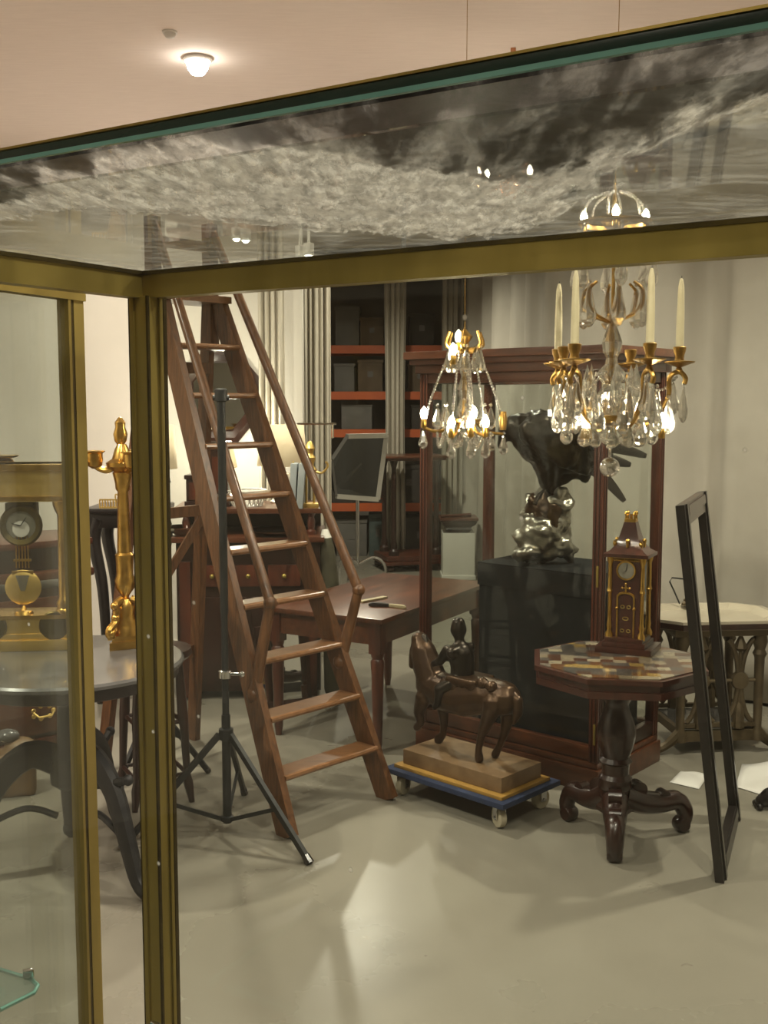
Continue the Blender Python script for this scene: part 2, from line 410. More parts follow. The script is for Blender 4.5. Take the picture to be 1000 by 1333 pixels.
px_curtain('curtain', 500, 529, 11.15, 0.03, 3.0, 'narrow gathered curtain in front of the orange beamed racks behind the stand', 4, 0.035, 13, pinch=0.15)
px_curtain('curtain', 575, 612, 11.25, 0.03, 3.0, 'grey curtain hanging behind the wooden capital on the white plinth', 5, 0.03, 14)
r = thing('curtain_rail', 'dark curtain rail above the beige curtain at the wall end', 'rail', (P(388, 383, 7.22).x, 7.25, 2.62))
B().tube([(-0.02, 0, 0.03), (1.2, 0.0, 0.03)], 0.02, 10).build('rod', M['iron'], r)
B().lathe([(0.0, -0.03), (0.03, -0.02), (0.03, 0.02), (0, 0.03)], (-0.03, 0, 0.03), 12, R=Matrix.Rotation(PI / 2, 4, 'Y')).build('finial', M['iron'], r)
B().box((0.7, 0, 0.31), (0.03, 0.03, 0.53)).build('hanger', M['iron'], r)

# fitting for the visible downlight; the added fill spots have none
names = ['round recessed ceiling downlight glowing above the display case']
for i, (x, y, w) in enumerate(DOWNLIGHT_AND_FILLS[:1]):
    d = thing('downlight', names[0], 'ceiling light', (x, y, CEIL))
    B().lathe([(0.062, 0.0), (0.066, -0.012), (0.058, -0.018), (0.054, -0.012), (0.054, 0.0)], n=28, ring=True).build('trim_ring', M['white'], d)
    B().lathe([(0.053, -0.001), (0.052, -0.02), (0.045, -0.05), (0.028, -0.072), (0.0, -0.08)], n=24).build('glass_dome', M['lamp_disc'], d)
# small sensor on the ceiling
d = thing('smoke_detector', 'small pale dome on the ceiling left of the downlight', 'detector', (-0.898, 4.686, CEIL))
B().lathe([(0.026, 0), (0.026, -0.012), (0.018, -0.024), (0, -0.03)], n=20).build('dome', M['white'], d)
B().lathe([(0.032, 0), (0.032, -0.006), (0.026, -0.008)], n=20).build('base_ring', M['white'], d)

# track light with two pairs of spots
tl = thing('track_light', 'ceiling track with two pairs of lit spot heads above the library steps', 'track light', (P(350, 303, 6.3).x, 6.3, CEIL - 0.2))
ta = P(300, 295, 6.6) - Vector(tl.location); tb = P(372, 308, 5.9) - Vector(tl.location)
zt = 0.03
B().bar((ta.x, ta.y, zt), (tb.x, tb.y, zt), 0.035, 0.03).tube([(ta.x*.8, ta.y*.8, zt), (ta.x*.8, ta.y*.8, 0.2)], 0.008, 6).tube([(tb.x*.8, tb.y*.8, zt), (tb.x*.8, tb.y*.8, 0.2)], 0.008, 6).build('track', M['brass'], tl)
for i, (px, py, Y) in enumerate([(308, 307, 6.5), (320, 309, 6.4), (391, 331, 6.2), (402, 328, 6.1)]):
    p = P(px, py, Y) - Vector(tl.location)
    h = B().lathe([(0.018, 0.05), (0.03, 0.045), (0.03, -0.02), (0.026, -0.02), (0.022, -0.012)], p, 16).tube([(p.x, p.y, p.z + 0.04), (p.x, p.y, max(zt, p.z + 0.1))], 0.008, 6).build('spot_head', M['white'], tl)
    B().ball(p + Vector((0, 0, -0.012)), 0.022, n=12).build('spot_lens', M['lamp_disc'], h)

# ------------------------------------------------------------------ pallet rack at the back
rk = thing('pallet_rack', 'tall storage rack with orange beams at the back of the room', 'rack', (0.0, 11.75, 0.0))
RX0 = P(425, 500, 11.5).x - 0.0; RX1 = 2.2; RX0 = -1.2
for x in (RX0, 0.10, RX1 - 1.0):
    for yy in (-0.22, 0.30):
        B().box((x, yy, 1.58), (0.07, 0.06, 3.16)).build('upright', M['steel_dark'], rk)
BZ = [P(500, y, 11.5).z for y in (455, 515, 564, 660)]
for z in BZ:
    for yy in (-0.26, 0.34):
        B().box(((RX0 + RX1 - 1.0) / 2, yy, z), (RX1 - 1.0 - RX0, 0.045, 0.085)).build('beam', M['orange'], rk)
    B().box(((RX0 + RX1 - 1.0) / 2, 0.04, z + 0.03), (RX1 - 1.0 - RX0, 0.5, 0.02)).build('deck_board', M['card_dark'], rk)
def crate(px0, px1, zb, h, m, label, name='storage_box', dep=0.42, Y=11.78, cat='box'):
    x0, x1 = P(px0, 525, 11.5).x, P(px1, 525, 11.5).x
    t = thing(name, label, cat, ((x0 + x1) / 2, Y, zb), random.uniform(-0.04, 0.04))
    w = x1 - x0
    B().box((0, 0, h * 0.46), (w, dep, h * 0.92), bev=0.006).build('body', M[m], t)
    B().box((0, 0, h * 0.95), (w + 0.015, dep + 0.015, h * 0.1), bev=0.006).build('lid', M[m], t)
    B().box((0, -dep / 2 - 0.003, h * 0.55), (w * 0.22, 0.006, h * 0.18)).build('tag_plate', M['card_grey'], t)
dz = 0.041
crate(437, 468, BZ[0] + dz, 0.42, 'card_grey', 'grey box standing at the left end of the top rack shelf')
crate(470, 500, BZ[0] + dz, 0.30, 'card', 'brown box on the top rack shelf beside the narrow curtain')
crate(533, 565, BZ[0] + dz, 0.34, 'card_dark', 'dark box on the top rack shelf right of the narrow curtain')
crate(436, 462, BZ[1] + dz, 0.30, 'card_grey', 'grey box at the left of the second rack shelf down')
crate(466, 498, BZ[1] + dz, 0.34, 'card', 'brown box in the middle of the second rack shelf down')
crate(532, 562, BZ[1] + dz, 0.30, 'card', 'brown box on the second rack shelf seen through the cabinet top')
crate(445, 485, BZ[2] + dz, 0.27, 'card_grey', 'wide pale grey box on the third rack shelf down')
crate(536, 566, BZ[2] + dz, 0.26, 'card_dark', 'dark box on the third rack shelf seen through the cabinet')
crate(432, 466, BZ[3] + dz, 0.36, 'card_dark', 'dark box behind the tilted framed mirror on the lowest beam')
crate(517, 549, BZ[3] + dz, 0.40, 'card_dark', 'dark box on the lowest beam behind the mahogany stand')
crate(438, 478, 0.0, 0.40, 'card_grey', 'grey trunk on the floor under the rack at left')
crate(481, 504, 0.0, 0.46, 'teal_box', 'teal trunk on the floor under the orange rack')
crate(530, 566, 0.0, 0.42, 'card_dark', 'dark trunk on the floor behind the mahogany stand columns')
# ------------------------------------------------------------------ brass and glass display case the photo looks through
P1 = Vector((-0.31, 1.40, 0)); U = Vector((0.849, -0.528, 0)).normalized(); N = Vector((0.528, 0.849, 0)).normalized()
VD, VL, VZ = 0.53, 1.25, 1.815
vit = thing('display_case', 'brass framed glass display case with a stained glass top, in front', 'display case',
            (P1 - N * VD), math.atan2(U.y, U.x))
# local frame: x along the case, y from the front to the far side, z up (origin at the near left corner on the floor)
def vpost(x, y, name='post'):
    x += 0.008
    o = B().box((x, y, (VZ - 0.03) / 2 + 0.05), (0.032, 0.032, VZ - 0.13), bev=0.003).build(name, M['brass'], vit)
    g = B()
    zc_ = (VZ - 0.03) / 2 + 0.05
    g.box((x - 0.0165, y - 0.010, zc_), (0.005, 0.010, VZ - 0.13)).box((x + 0.011, y + 0.0145, zc_), (0.012, 0.006, VZ - 0.13)).box((x + 0.0150, y - 0.0150, zc_), (0.0035, 0.0035, VZ - 0.13))
    g.build('groove', M['brass_dark'], o)
    h = B()
    h.box((x - 0.010, y - 0.0165, zc_), (0.007, 0.004, VZ - 0.13), bev=0.0015).box((x + 0.0165, y + 0.006, zc_), (0.004, 0.006, VZ - 0.13), bev=0.0015)
    h.build('bead', M['brass'], o)
    return o
for (x, y) in ((0.0, VD), (VL, VD), (VL, 0.02)): vpost(x, y)
zr = VZ - 0.0165
def rail(a, b, name='top_rail'):
    o = B().bar((a[0], a[1], zr), (b[0], b[1], zr), 0.022, 0.031).build(name, M['brass'], vit)
    B().bar((a[0], a[1], VZ - 0.001), (b[0], b[1], VZ - 0.001), 0.026, 0.005).build('gasket', M['brass_dark'], o)
    return o
rail((0.0, VD), (VL, VD)); rail((0.0, 0.0), (0.0, VD)); rail((VL, 0.0), (VL, VD))
# base of the case
B().box((VL / 2, VD / 2, 0.09), (VL + 0.04, VD + 0.04, 0.18), bev=0.006).build('plinth', M['brass'], vit)
B().box((VL / 2, VD / 2, 0.19), (VL - 0.03, VD - 0.03, 0.02)).build('case_floor', M['white'], vit)
# panes
B().box((VL / 2, VD + 0.002, 1.0), (VL - 0.04, 0.005, 1.57)).build('back_pane', M['pane'], vit)
B().box((VL - 0.001, VD / 2, 1.0), (0.005, VD - 0.04, 1.57)).build('end_pane', M['pane'], vit)
B().box((VL / 2, 0.026, 1.0), (VL, 0.006, 1.60)).build('front_pane', M['pane_front'], vit)

# stained top: clear glass with crusts of grey deposit and dark lost silvering along the front
def stained():
    m, t, out = nt('stained_top_glass')
    N_ = t.nodes.new; L = t.links.new
    tc = N_('ShaderNodeTexCoord'); sep = N_('ShaderNodeSeparateXYZ'); L(tc.outputs['Object'], sep.inputs[0])
    def math_(op, a, b=None, c=None):
        n = N_('ShaderNodeMath'); n.operation = op
        for i, v in enumerate((a, b, c)):
            if v is None: continue
            if isinstance(v, (int, float)): n.inputs[i].default_value = v
            else: L(v, n.inputs[i])
        return n.outputs[0]
    def noise(scale, detail=6, rough=0.65, dist=0.0, stretch=None):
        n = N_('ShaderNodeTexNoise'); n.inputs['Scale'].default_value = scale; n.inputs['Detail'].default_value = detail
        n.inputs['Roughness'].default_value = rough; n.inputs['Distortion'].default_value = dist
        if stretch:
            mp = N_('ShaderNodeMapping'); mp.vector_type = 'TEXTURE'; mp.inputs['Rotation'].default_value = (0, 0, 0.556); mp.inputs['Scale'].default_value = (1, 1 / stretch[1], 1); L(tc.outputs['Object'], mp.inputs[0]); L(mp.outputs[0], n.inputs['Vector'])
        else: L(tc.outputs['Object'], n.inputs['Vector'])
        return n.outputs['Fac']
    def curve(u, pts, scale):
        r = N_('ShaderNodeValToRGB'); r.color_ramp.interpolation = 'LINEAR'
        e = r.color_ramp.elements
        e[0].position = pts[0][0]; e[0].color = (pts[0][1] / scale,) * 3 + (1,)
        e[1].position = pts[-1][0]; e[1].color = (pts[-1][1] / scale,) * 3 + (1,)
        for p, v in pts[1:-1]:
            k = e.new(p); k.color = (v / scale,) * 3 + (1,)
        L(u, r.inputs[0]); return math_('MULTIPLY', r.outputs[0], scale)
    def step(x, a, b):
        n = N_('ShaderNodeMapRange'); n.interpolation_type = 'SMOOTHSTEP'
        n.inputs['From Min'].default_value = a; n.inputs['From Max'].default_value = b; L(x, n.inputs[0]); return n.outputs[0]
    u = sep.outputs[0]; v = sep.outputs[1]
    nb = math_('SUBTRACT', noise(15, 8, 0.62, 0.1, (1, 0.28, 1)), 0.5)
    nf = math_('SUBTRACT', noise(60, 6, 0.65, 0.2, (1, 0.28, 1)), 0.5)
    wob = math_('ADD', math_('MULTIPLY', nb, 0.22), math_('MULTIPLY', nf, 0.12))
    vv = math_('ADD', v, wob)
    # outer limit of the crust, along the case (u, v)
    vc = curve(u, [(0.0, 0.14), (0.17, 0.175), (0.27, 0.15), (0.335, 0.24), (0.40, 0.42), (0.50, 0.46), (0.60, 0.42), (0.69, 0.33), (0.77, 0.215), (0.83, 0.15), (1.0, 0.10)], 0.6)
    vd = curve(u, [(0.0, 0.09), (0.29, 0.078), (0.40, 0.05), (0.52, 0.052), (0.56, 0.075), (0.60, 0.18), (0.65, 0.27), (0.70, 0.26), (0.77, 0.20), (0.815, 0.14), (0.87, 0.10), (1.0, 0.09)], 0.6)
    crust = math_('SUBTRACT', 1.0, step(math_('SUBTRACT', vv, vc), -0.012, 0.018))
    holes = step(noise(75, 8, 0.65, 0.2, (1, 0.28, 1)), 0.43, 0.53)
    crust = math_('MULTIPLY', crust, math_('MULTIPLY_ADD', holes, 0.5, 0.28))
    dark = math_('SUBTRACT', 1.0, step(math_('SUBTRACT', vv, vd), -0.015, 0.012))
    pat = step(noise(28, 9, 0.68, 0.3, (1, 0.28, 1)), 0.42, 0.58)
    dark = math_('MULTIPLY', dark, math_('MULTIPLY_ADD', pat, -0.55, 0.96))
    edge = math_('SUBTRACT', 1.0, step(v, 0.012, 0.04))
    dark = math_('MAXIMUM', dark, math_('MULTIPLY', edge, 0.9))
    tr = N_('ShaderNodeBsdfTransparent'); tr.inputs[0].default_value = (0.86, 0.88, 0.85, 1)
    gl = N_('ShaderNodeBsdfGlossy'); gl.inputs['Roughness'].default_value = 0.02
    lw = N_('ShaderNodeLayerWeight'); lw.inputs[0].default_value = 0.5
    fr = math_('MULTIPLY_ADD', math_('POWER', lw.outputs['Facing'], 5.0), 0.55, 0.05)
    m1 = N_('ShaderNodeMixShader'); L(fr, m1.inputs[0]); L(tr.outputs[0], m1.inputs[1]); L(gl.outputs[0], m1.inputs[2])
    df = N_('ShaderNodeBsdfDiffuse')
    cr = N_('ShaderNodeValToRGB'); cr.color_ramp.elements[0].color = (0.20, 0.19, 0.175, 1); cr.color_ramp.elements[1].color = (0.66, 0.63, 0.58, 1)
    cr.color_ramp.elements[0].position = 0.33; cr.color_ramp.elements[1].position = 0.68
    L(noise(105, 8, 0.7, 0.2, (1, 0.28, 1)), cr.inputs[0]); L(cr.outputs[0], df.inputs[0])
    tl_ = N_('ShaderNodeBsdfTranslucent'); L(cr.outputs[0], tl_.inputs[0])
    cs = N_('ShaderNodeMixShader'); cs.inputs[0].default_value = 0.55; L(df.outputs[0], cs.inputs[1]); L(tl_.outputs[0], cs.inputs[2])
    m2 = N_('ShaderNodeMixShader'); L(crust, m2.inputs[0]); L(m1.outputs[0], m2.inputs[1]); L(cs.outputs[0], m2.inputs[2])
    dd = N_('ShaderNodeBsdfPrincipled'); dd.inputs['Base Color'].default_value = (0.035, 0.028, 0.025, 1); dd.inputs['Roughness'].default_value = 0.35
    m3 = N_('ShaderNodeMixShader'); L(dark, m3.inputs[0]); L(m2.outputs[0], m3.inputs[1]); L(dd.outputs[0], m3.inputs[2])
    # a thin dusty film over the rest of the pane
    d2 = N_('ShaderNodeBsdfTranslucent'); d2.inputs[0].default_value = (0.6, 0.6, 0.58, 1)
    film = math_('MULTIPLY_ADD', step(noise(9, 8, 0.7, 1.5, (0.5, 1.6, 1)), 0.45, 0.75), 0.14, 0.02)
    m4 = N_('ShaderNodeMixShader'); L(film, m4.inputs[0]); L(m3.outputs[0], m4.inputs[1]); L(d2.outputs[0], m4.inputs[2])
    L(m4.outputs[0], out.inputs[0]); return m
top = B().box((VL / 2, VD / 2 + 0.022, VZ + 0.003), (VL + 0.03, VD - 0.01, 0.004)).build('top_pane', stained(), vit)
# the thick polished front edge of the top: dark green body, teal arris, brass lip
ed = B().box((VL / 2, 0.022, VZ + 0.0065), (VL + 0.05, 0.006, 0.0075), bev=0.001).build('glass_edge', M['glass_edge'], vit)
B().box((VL / 2, 0.018, VZ + 0.0022), (VL + 0.05, 0.003, 0.0028)).build('teal_arris', M['glass_teal'], ed)
B().box((VL / 2, 0.022, VZ + 0.011), (VL + 0.05, 0.008, 0.0015)).build('brass_lip', M['brass'], ed)

# open glazed end door, hinged at the near left corner
DW, DA = 0.50, math.radians(9.2)
dv = Vector((-math.sin(DA), math.cos(DA), 0))            # local direction of the open leaf
def dpt(s, z): return (dv.x * s - 0.006, dv.y * s, z)
door = B().bar(dpt(DW, 0.24), dpt(DW, 1.79), 0.015, 0.020, up=dv).build('door', M['brass'], vit)
B().bar(dpt(0.012, 0.24), dpt(0.012, 1.79), 0.020, 0.022, up=dv).build('hinge_stile', M['brass'], door)
for z in (1.795, 0.235): B().bar(dpt(0.0, z), dpt(DW + 0.012, z), 0.020, 0.026).build('door_rail', M['brass'], door)
B().bar(dpt(DW - 0.016, 0.24), dpt(DW - 0.016, 1.785), 0.014, 0.010, up=dv).build('glazing_bead', M['brass_dark'], door)
B().bar(dpt(0.02, 1.017), dpt(DW - 0.018, 1.017), 0.005, 1.53).build('door_pane', M['pane_door'], door)
B().bar((dpt(DW - 0.020, 0.24)), (dpt(DW - 0.020, 1.785)), 0.018, 0.005, up=dv).build('edge_strip', M['brass'], door)

# glass shelf inside the case with chrome clips; added plate imitates its door reflection
mi = rootm(vit).inverted()
Q = mi @ P(168, 1316, 1.365)
zs = Q.z
sh = B().box((VL / 2 + 0.012, VD / 2 - 0.03, zs), (VL - 0.05, VD - 0.075, 0.008), bev=0.001).build('shelf', M['shelf_glass'], vit)
sx, sy = VL / 2 + 0.012 - (VL - 0.05) / 2, VD / 2 - 0.03 + (VD - 0.075) / 2
B().box((VL / 2 + 0.012, sy + 0.001, zs), (VL - 0.05, 0.003, 0.009)).build('shelf_edge', M['glass_teal'], sh)
B().box((sx - 0.001, VD / 2 - 0.03, zs), (0.003, VD - 0.075, 0.009)).build('shelf_edge', M['glass_teal'], sh)
B().box((sx + 0.02, sy - 0.01, zs + 0.008), (0.012, 0.016, 0.012), bev=0.002).box((sx + 0.02, sy + 0.004, zs), (0.014, 0.006, 0.026), bev=0.001).build('clip', M['chrome'], sh)
z_ = P(48, 1277, 1.52).z
leg_at = P(-45, 1280, 1.62)
ds = thing('shelf_reflection', 'added glass plate on a post imitating the shelf reflected in the door, bottom left', 'reflected shelf', (leg_at.x, leg_at.y, 0))  # plate and post added in place of the shelf's reflection
pl = [G(-110, 1345, z_), G(-95, 1258, z_), G(0, 1259, z_), G(40, 1271, z_), G(49, 1280, z_), G(44, 1289, z_), G(0, 1311, z_)]
k = rootm(ds).inverted()
body = B().prism([((k @ q).x, (k @ q).y) for q in pl], z_ - 0.008, z_).build('plate', M['shelf_glass'], ds)
B().tube([k @ q + Vector((0, 0, -0.004)) for q in pl[1:]], 0.0035, 6).build('polished_edge', M['glass_teal'], body)
q = k @ G(37, 1271, z_)
B().box(q + Vector((0, 0, 0.005)), (0.016, 0.009, 0.012), rz=0.4, bev=0.002).build('clip', M['chrome'], body)
B().tube([(0, 0, 0.0), (0, 0, z_ - 0.008)], 0.014, 12).build('post', M['chrome'], ds)
B().lathe([(0.13, 0), (0.13, 0.008), (0.02, 0.02), (0.016, 0.03)], n=24).build('foot_plate', M['chrome'], ds)
# ------------------------------------------------------------------ library steps
fl, fr_, rl, rr = G(375, 1090), G(505, 1040), G(134, 1003), G(252, 962)
base = (fl + fr_ + rl + rr) / 4
lad = thing('library_steps', 'tall wooden library steps with handrails and copper brown treads', 'ladder', (base.x, base.y, 0))
mid = (fl + fr_) / 2; midr = (rl + rr) / 2
TZ = 2.10
tc = mid.lerp(midr, 0.72); side = (fr_ - fl).normalized()
TL = tc - side * 0.15 + Vector((0, 0, TZ)); TR = tc + side * 0.15 + Vector((0, 0, TZ))
fwd = (midr - mid).normalized()
def stile(k, t): return (fl, fr_)[k].lerp((TL, TR)[k], t)
for k in (0, 1):
    a, b = stile(k, 0), stile(k, 1.0)
    up = (b - a).normalized().cross(side).normalized()
    q = B(); q.bar(a, b, 0.032, 0.095, up=up); q.build('stile', M['oak'], lad, world=True)
ts = []
for t in range(9):
    zt = 0.215 + t * 0.2095
    tt = zt / TZ
    L_, R_ = stile(0, tt), stile(1, tt)
    th = 0.024
    q = B(); q.bar(L_ + side * 0.008, R_ - side * 0.008, 0.098 if t < 3 else 0.085, th)
    q.tube([L_ + side * 0.01 - fwd * 0.048, R_ - side * 0.01 - fwd * 0.048], th / 2, 8)
    q.build('tread', M['tread'], lad, world=True)
for k in (0, 1):
    a = (rl, rr)[k]; b = (TL, TR)[k] + Vector((0, 0, 0.02)) + fwd * 0.05
    up = fwd
    q = B(); q.bar(a, b, 0.032, 0.06, up=up); q.build('rear_leg', M['oak'], lad, world=True)
for t, h in ((0.22, 0.06), (0.55, 0.05), (0.86, 0.05)):
    a = rl.lerp(TL, t); b = rr.lerp(TR, t)
    B().bar(a + fwd * 0.02, b + fwd * 0.02, 0.02, h).build('cross_rail', M['oak'], lad, world=True)
B().bar(rl.lerp(TL, 0.24) + fwd * 0.01, rr.lerp(TR, 0.54) + fwd * 0.01, 0.014, 0.04).build('brace', M['oak'], lad, world=True)
# platform and top posts
q = B(); q.bar(TL + fwd * 0.03 - side * 0.03, TR + fwd * 0.03 + side * 0.03, 0.2, 0.03); q.build('platform', M['tread'], lad, world=True)
PT = []
for k in (0, 1):
    t0 = (TL, TR)[k] + fwd * 0.04 + Vector((0, 0, -0.22)); t1 = (TL, TR)[k] + fwd * 0.04 + Vector((0, 0, 0.335))
    PT.append(t1)
    B().bar(t0, t1, 0.05, 0.05, up=fwd).build('top_post', M['oak'], lad, world=True)
    h1 = P(*((352, 785), (467, 768))[k], stile(k, 0.2).y + 0.02)
    h2 = stile(k, (0.245, 0.265)[k])
    q = B(); q.tube([t1, h1], [0.019, 0.021], 10); q.ball(h1, 0.028); q.build('handrail', M['oak'], lad, world=True)
    q = B(); q.tube([h1, h2], [0.020, 0.026], 10); q.ball(h2, 0.034, n=10); q.build('handrail_bracket', M['oak'], lad, world=True)
B().bar(PT[0] - Vector((0, 0, 0.10)), PT[1] - Vector((0, 0, 0.10)), 0.02, 0.045).build('top_rail', M['tread'], lad, world=True)

# ------------------------------------------------------------------ light stand (tripod)
tc_ = Vector((G(288, 1108).x, 4.0, 0))
ts_ = thing('tripod_stand', 'black metal tripod light stand in front of the wooden steps', 'tripod', tc_)
q = B(); q.tube([(0, 0, 0.045), (0, 0, 0.47)], 0.017, 12); q.build('lower_column', M['iron'], ts_)
q = B(); q.tube([(0, 0, 0.45), (0, 0, 0.86)], 0.013, 12); q.tube([(0, 0, 0.86), (0, 0, 1.69)], 0.0155, 12); q.build('upper_column', M['iron'], ts_)
B().lathe([(0.016, 0), (0.024, 0.004), (0.024, 0.045), (0.018, 0.05)], (0, 0, 1.655), 12).tube([(-0.03, 0, 1.67), (0.03, 0, 1.67)], 0.01, 8).build('top_clamp', M['iron'], ts_)
B().lathe([(0.016, 0), (0.028, 0.005), (0.028, 0.045), (0.018, 0.05)], (0, 0, 0.37), 14).build('collar', M['iron'], ts_)
B().lathe([(0.016, 0), (0.026, 0.004), (0.026, 0.03), (0.018, 0.034)], (0, 0, 0.61), 14).tube([(0.02, -0.01, 0.63), (0.065, -0.03, 0.635)], 0.006, 8).ball((0.068, -0.03, 0.635), 0.012).build('clamp_knob', M['chrome'], ts_)
B().lathe([(0.014, 0), (0.026, 0.004), (0.026, 0.02), (0.016, 0.024)], (0, 0, 0.05), 14).build('brace_ring', M['iron'], ts_)
foot_r = G(402, 1125); foot_l = G(160, 1106); foot_b = G(318, 1035)
for ft in (foot_r, foot_l, foot_b):
    f = ft - tc_; d = Vector((f.x, f.y, 0)).normalized()
    a = d * 0.026 + Vector((0, 0, 0.395)); b = Vector((f.x, f.y, 0.012))
    lg = B().bar(a, b, 0.017, 0.022).build('leg', M['iron'], ts_)
    B().tube([a.lerp(b, 0.96), b + (b - a).normalized() * 0.01], 0.016, 8).build('rubber_foot', M['ebony'], lg)
    m_ = a.lerp(b, 0.60)
    B().bar(d * 0.022 + Vector((0, 0, 0.062)), m_, 0.01, 0.015).build('brace', M['iron'], ts_)

# ------------------------------------------------------------------ writing table
t1, t2, t3 = G(500, 806, .655), G(640, 757, .655), G(338, 790, .655)
ex = (t2 - t1); ey = (t3 - t1)
LX = ex.length; LY = ey.length
ang = math.atan2(ex.y, ex.x)
cn = (t2 + t3) / 2
wt = thing('writing_table', 'long mahogany table on tapering legs behind the wooden steps', 'table', (cn.x, cn.y, 0), ang)
B().box((0, 0, 0.643), (LX, LY, 0.024), bev=0.005).build('tabletop', M['mahog_h'], wt)
for sx in (-1, 1):
    for sy in (-1, 1):
        x, y = sx * (LX / 2 - 0.055), sy * (LY / 2 - 0.055)
        B().box((x, y, 0.555), (0.062, 0.062, 0.15)).lathe([(0.016, 0), (0.019, 0.03), (0.022, 0.04), (0.030, 0.38), (0.034, 0.44), (0.026, 0.455), (0.032, 0.47), (0.032, 0.485)], (x, y, 0), 14).build('leg', M['mahog'], wt)
for s in (-1, 1):
    ap = B().box((0, s * (LY / 2 - 0.045), 0.575), (LX - 0.16, 0.02, 0.105)).build('apron', M['mahog_h'], wt)
    B().box((s * (LX / 2 - 0.045), 0, 0.575), (0.02, LY - 0.16, 0.105)).build('apron', M['mahog_h'], wt)
# paper knife and ruler on it
kn = thing('horn_knife', 'dark knife with a pale horn handle on the mahogany table', 'knife', G(505, 787, 0.656))
k = rootm(kn).inverted()
a, b = k @ G(480, 787, 0.664), k @ G(507, 788, 0.664); c = k @ G(529, 791, 0.662)
B().tube([b, b.lerp(a, 0.35), b.lerp(a, 0.8), a], [0.008, 0.013, 0.015, 0.006], 8, flat=0.6).build('sheath', M['ebony'], kn)
B().tube([b, b.lerp(c, 0.4), b.lerp(c, 0.85), c], [0.009, 0.011, 0.012, 0.005], 8, flat=0.6).build('handle', M['bone'], kn)
a, b = G(470, 783, 0.661), G(502, 777, 0.661)
tag(B().bar(a, b, 0.03, 0.008).build('wooden_ruler', M['bone']), 'flat pale wooden slip lying behind the horn knife on the table', 'ruler')

# leather bottle shape standing behind the table: olive gun case
oc = P(432, 792, 5.95)
oc.z = 0.0
ol = thing('leather_gun_case', 'tall olive leather case with a pale top leaning by the sideboard', 'case', (oc.x, oc.y, 0))
k = rootm(ol).inverted()
bt, tp = k @ P(432, 788, 5.95), k @ P(424, 700, 5.96)
bb = Vector((bt.x, bt.y, 0.045))
B().tube([bb, bt, bt.lerp(tp, 0.5), bt.lerp(tp, 0.85), tp], [0.045, 0.052, 0.050, 0.043, 0.032], 14).ball(bb, 0.045).build('body', M['olive'], ol)
B().tube([bt - Vector((0, 0, 0.03)), bt + Vector((0, 0, 0.10))], [0.055, 0.055], 16).build('band', M['bone'], ol)
B().tube([tp, tp.lerp(bt, -0.12)], [0.034, 0.016], 12).build('cap', M['white'], ol)

# ------------------------------------------------------------------ mahogany sideboard
sx0, sx1 = P(228, 660, 5.95).x, P(414, 660, 5.95).x
sb = thing('sideboard', 'dark mahogany two tier sideboard behind the wooden steps', 'sideboard', ((sx0 + sx1) / 2, 6.15, 0), 0.05)
SW = sx1 - sx0
z_top = P(400, 662, 5.95).z; z_low = P(400, 698, 5.9).z
B().box((0, 0, (0.03 + z_low - 0.03) / 2 + 0.015), (SW, 0.50, z_low - 0.06), bev=0.004).build('body', M['mahog_dark'], sb)
B().box((0, -0.02, z_low - 0.015), (SW + 0.05, 0.58, 0.03), bev=0.008).build('counter', M['mahog_h'], sb)
B().box((0, 0.24, (z_top + z_low) / 2), (SW, 0.02, z_top - z_low)).build('back_panel', M['mahog_dark'], sb)
B().box((0, 0.03, z_top - 0.013), (SW + 0.05, 0.50, 0.03), bev=0.009).build('upper_shelf', M['mahog_h'], sb)
for s in (-1, 1):
    B().lathe([(0.028, 0), (0.028, 0.02), (0.018, 0.03), (0.024, 0.07), (0.016, 0.10), (0.026, z_top - z_low - 0.03)], (s * (SW / 2 - 0.05), -0.18, z_low), 14).build('column', M['mahog'], sb)
    B().box((s * (SW / 2 - 0.05), -0.262, 0.40), (0.06, 0.03, 0.76)).build('pilaster', M['mahog'], sb)
for i in range(3):
    dr = B().box(((i - 1) * (SW - 0.2) / 3, -0.258, 0.70), ((SW - 0.2) / 3 - 0.02, 0.02, 0.12), bev=0.004).build('drawer', M['mahog'], sb)
    B().ball(((i - 1) * (SW - 0.2) / 3, -0.282, 0.70), 0.014).build('knob', M['brass'], dr)
for i in range(2):
    B().box(((i - 0.5) * (SW - 0.2) / 2, -0.258, 0.33), ((SW - 0.2) / 2 - 0.03, 0.02, 0.50), bev=0.004).build('door', M['mahog_dark'], sb)
for sx in (-1, 1):
    for sy in (-1, 1): B().lathe([(0.02, 0), (0.035, 0.02), (0.03, 0.05), (0.03, 0.06)], (sx * (SW / 2 - 0.06), sy * 0.19, 0), 12).build('foot', M['mahog_dark'], sb)
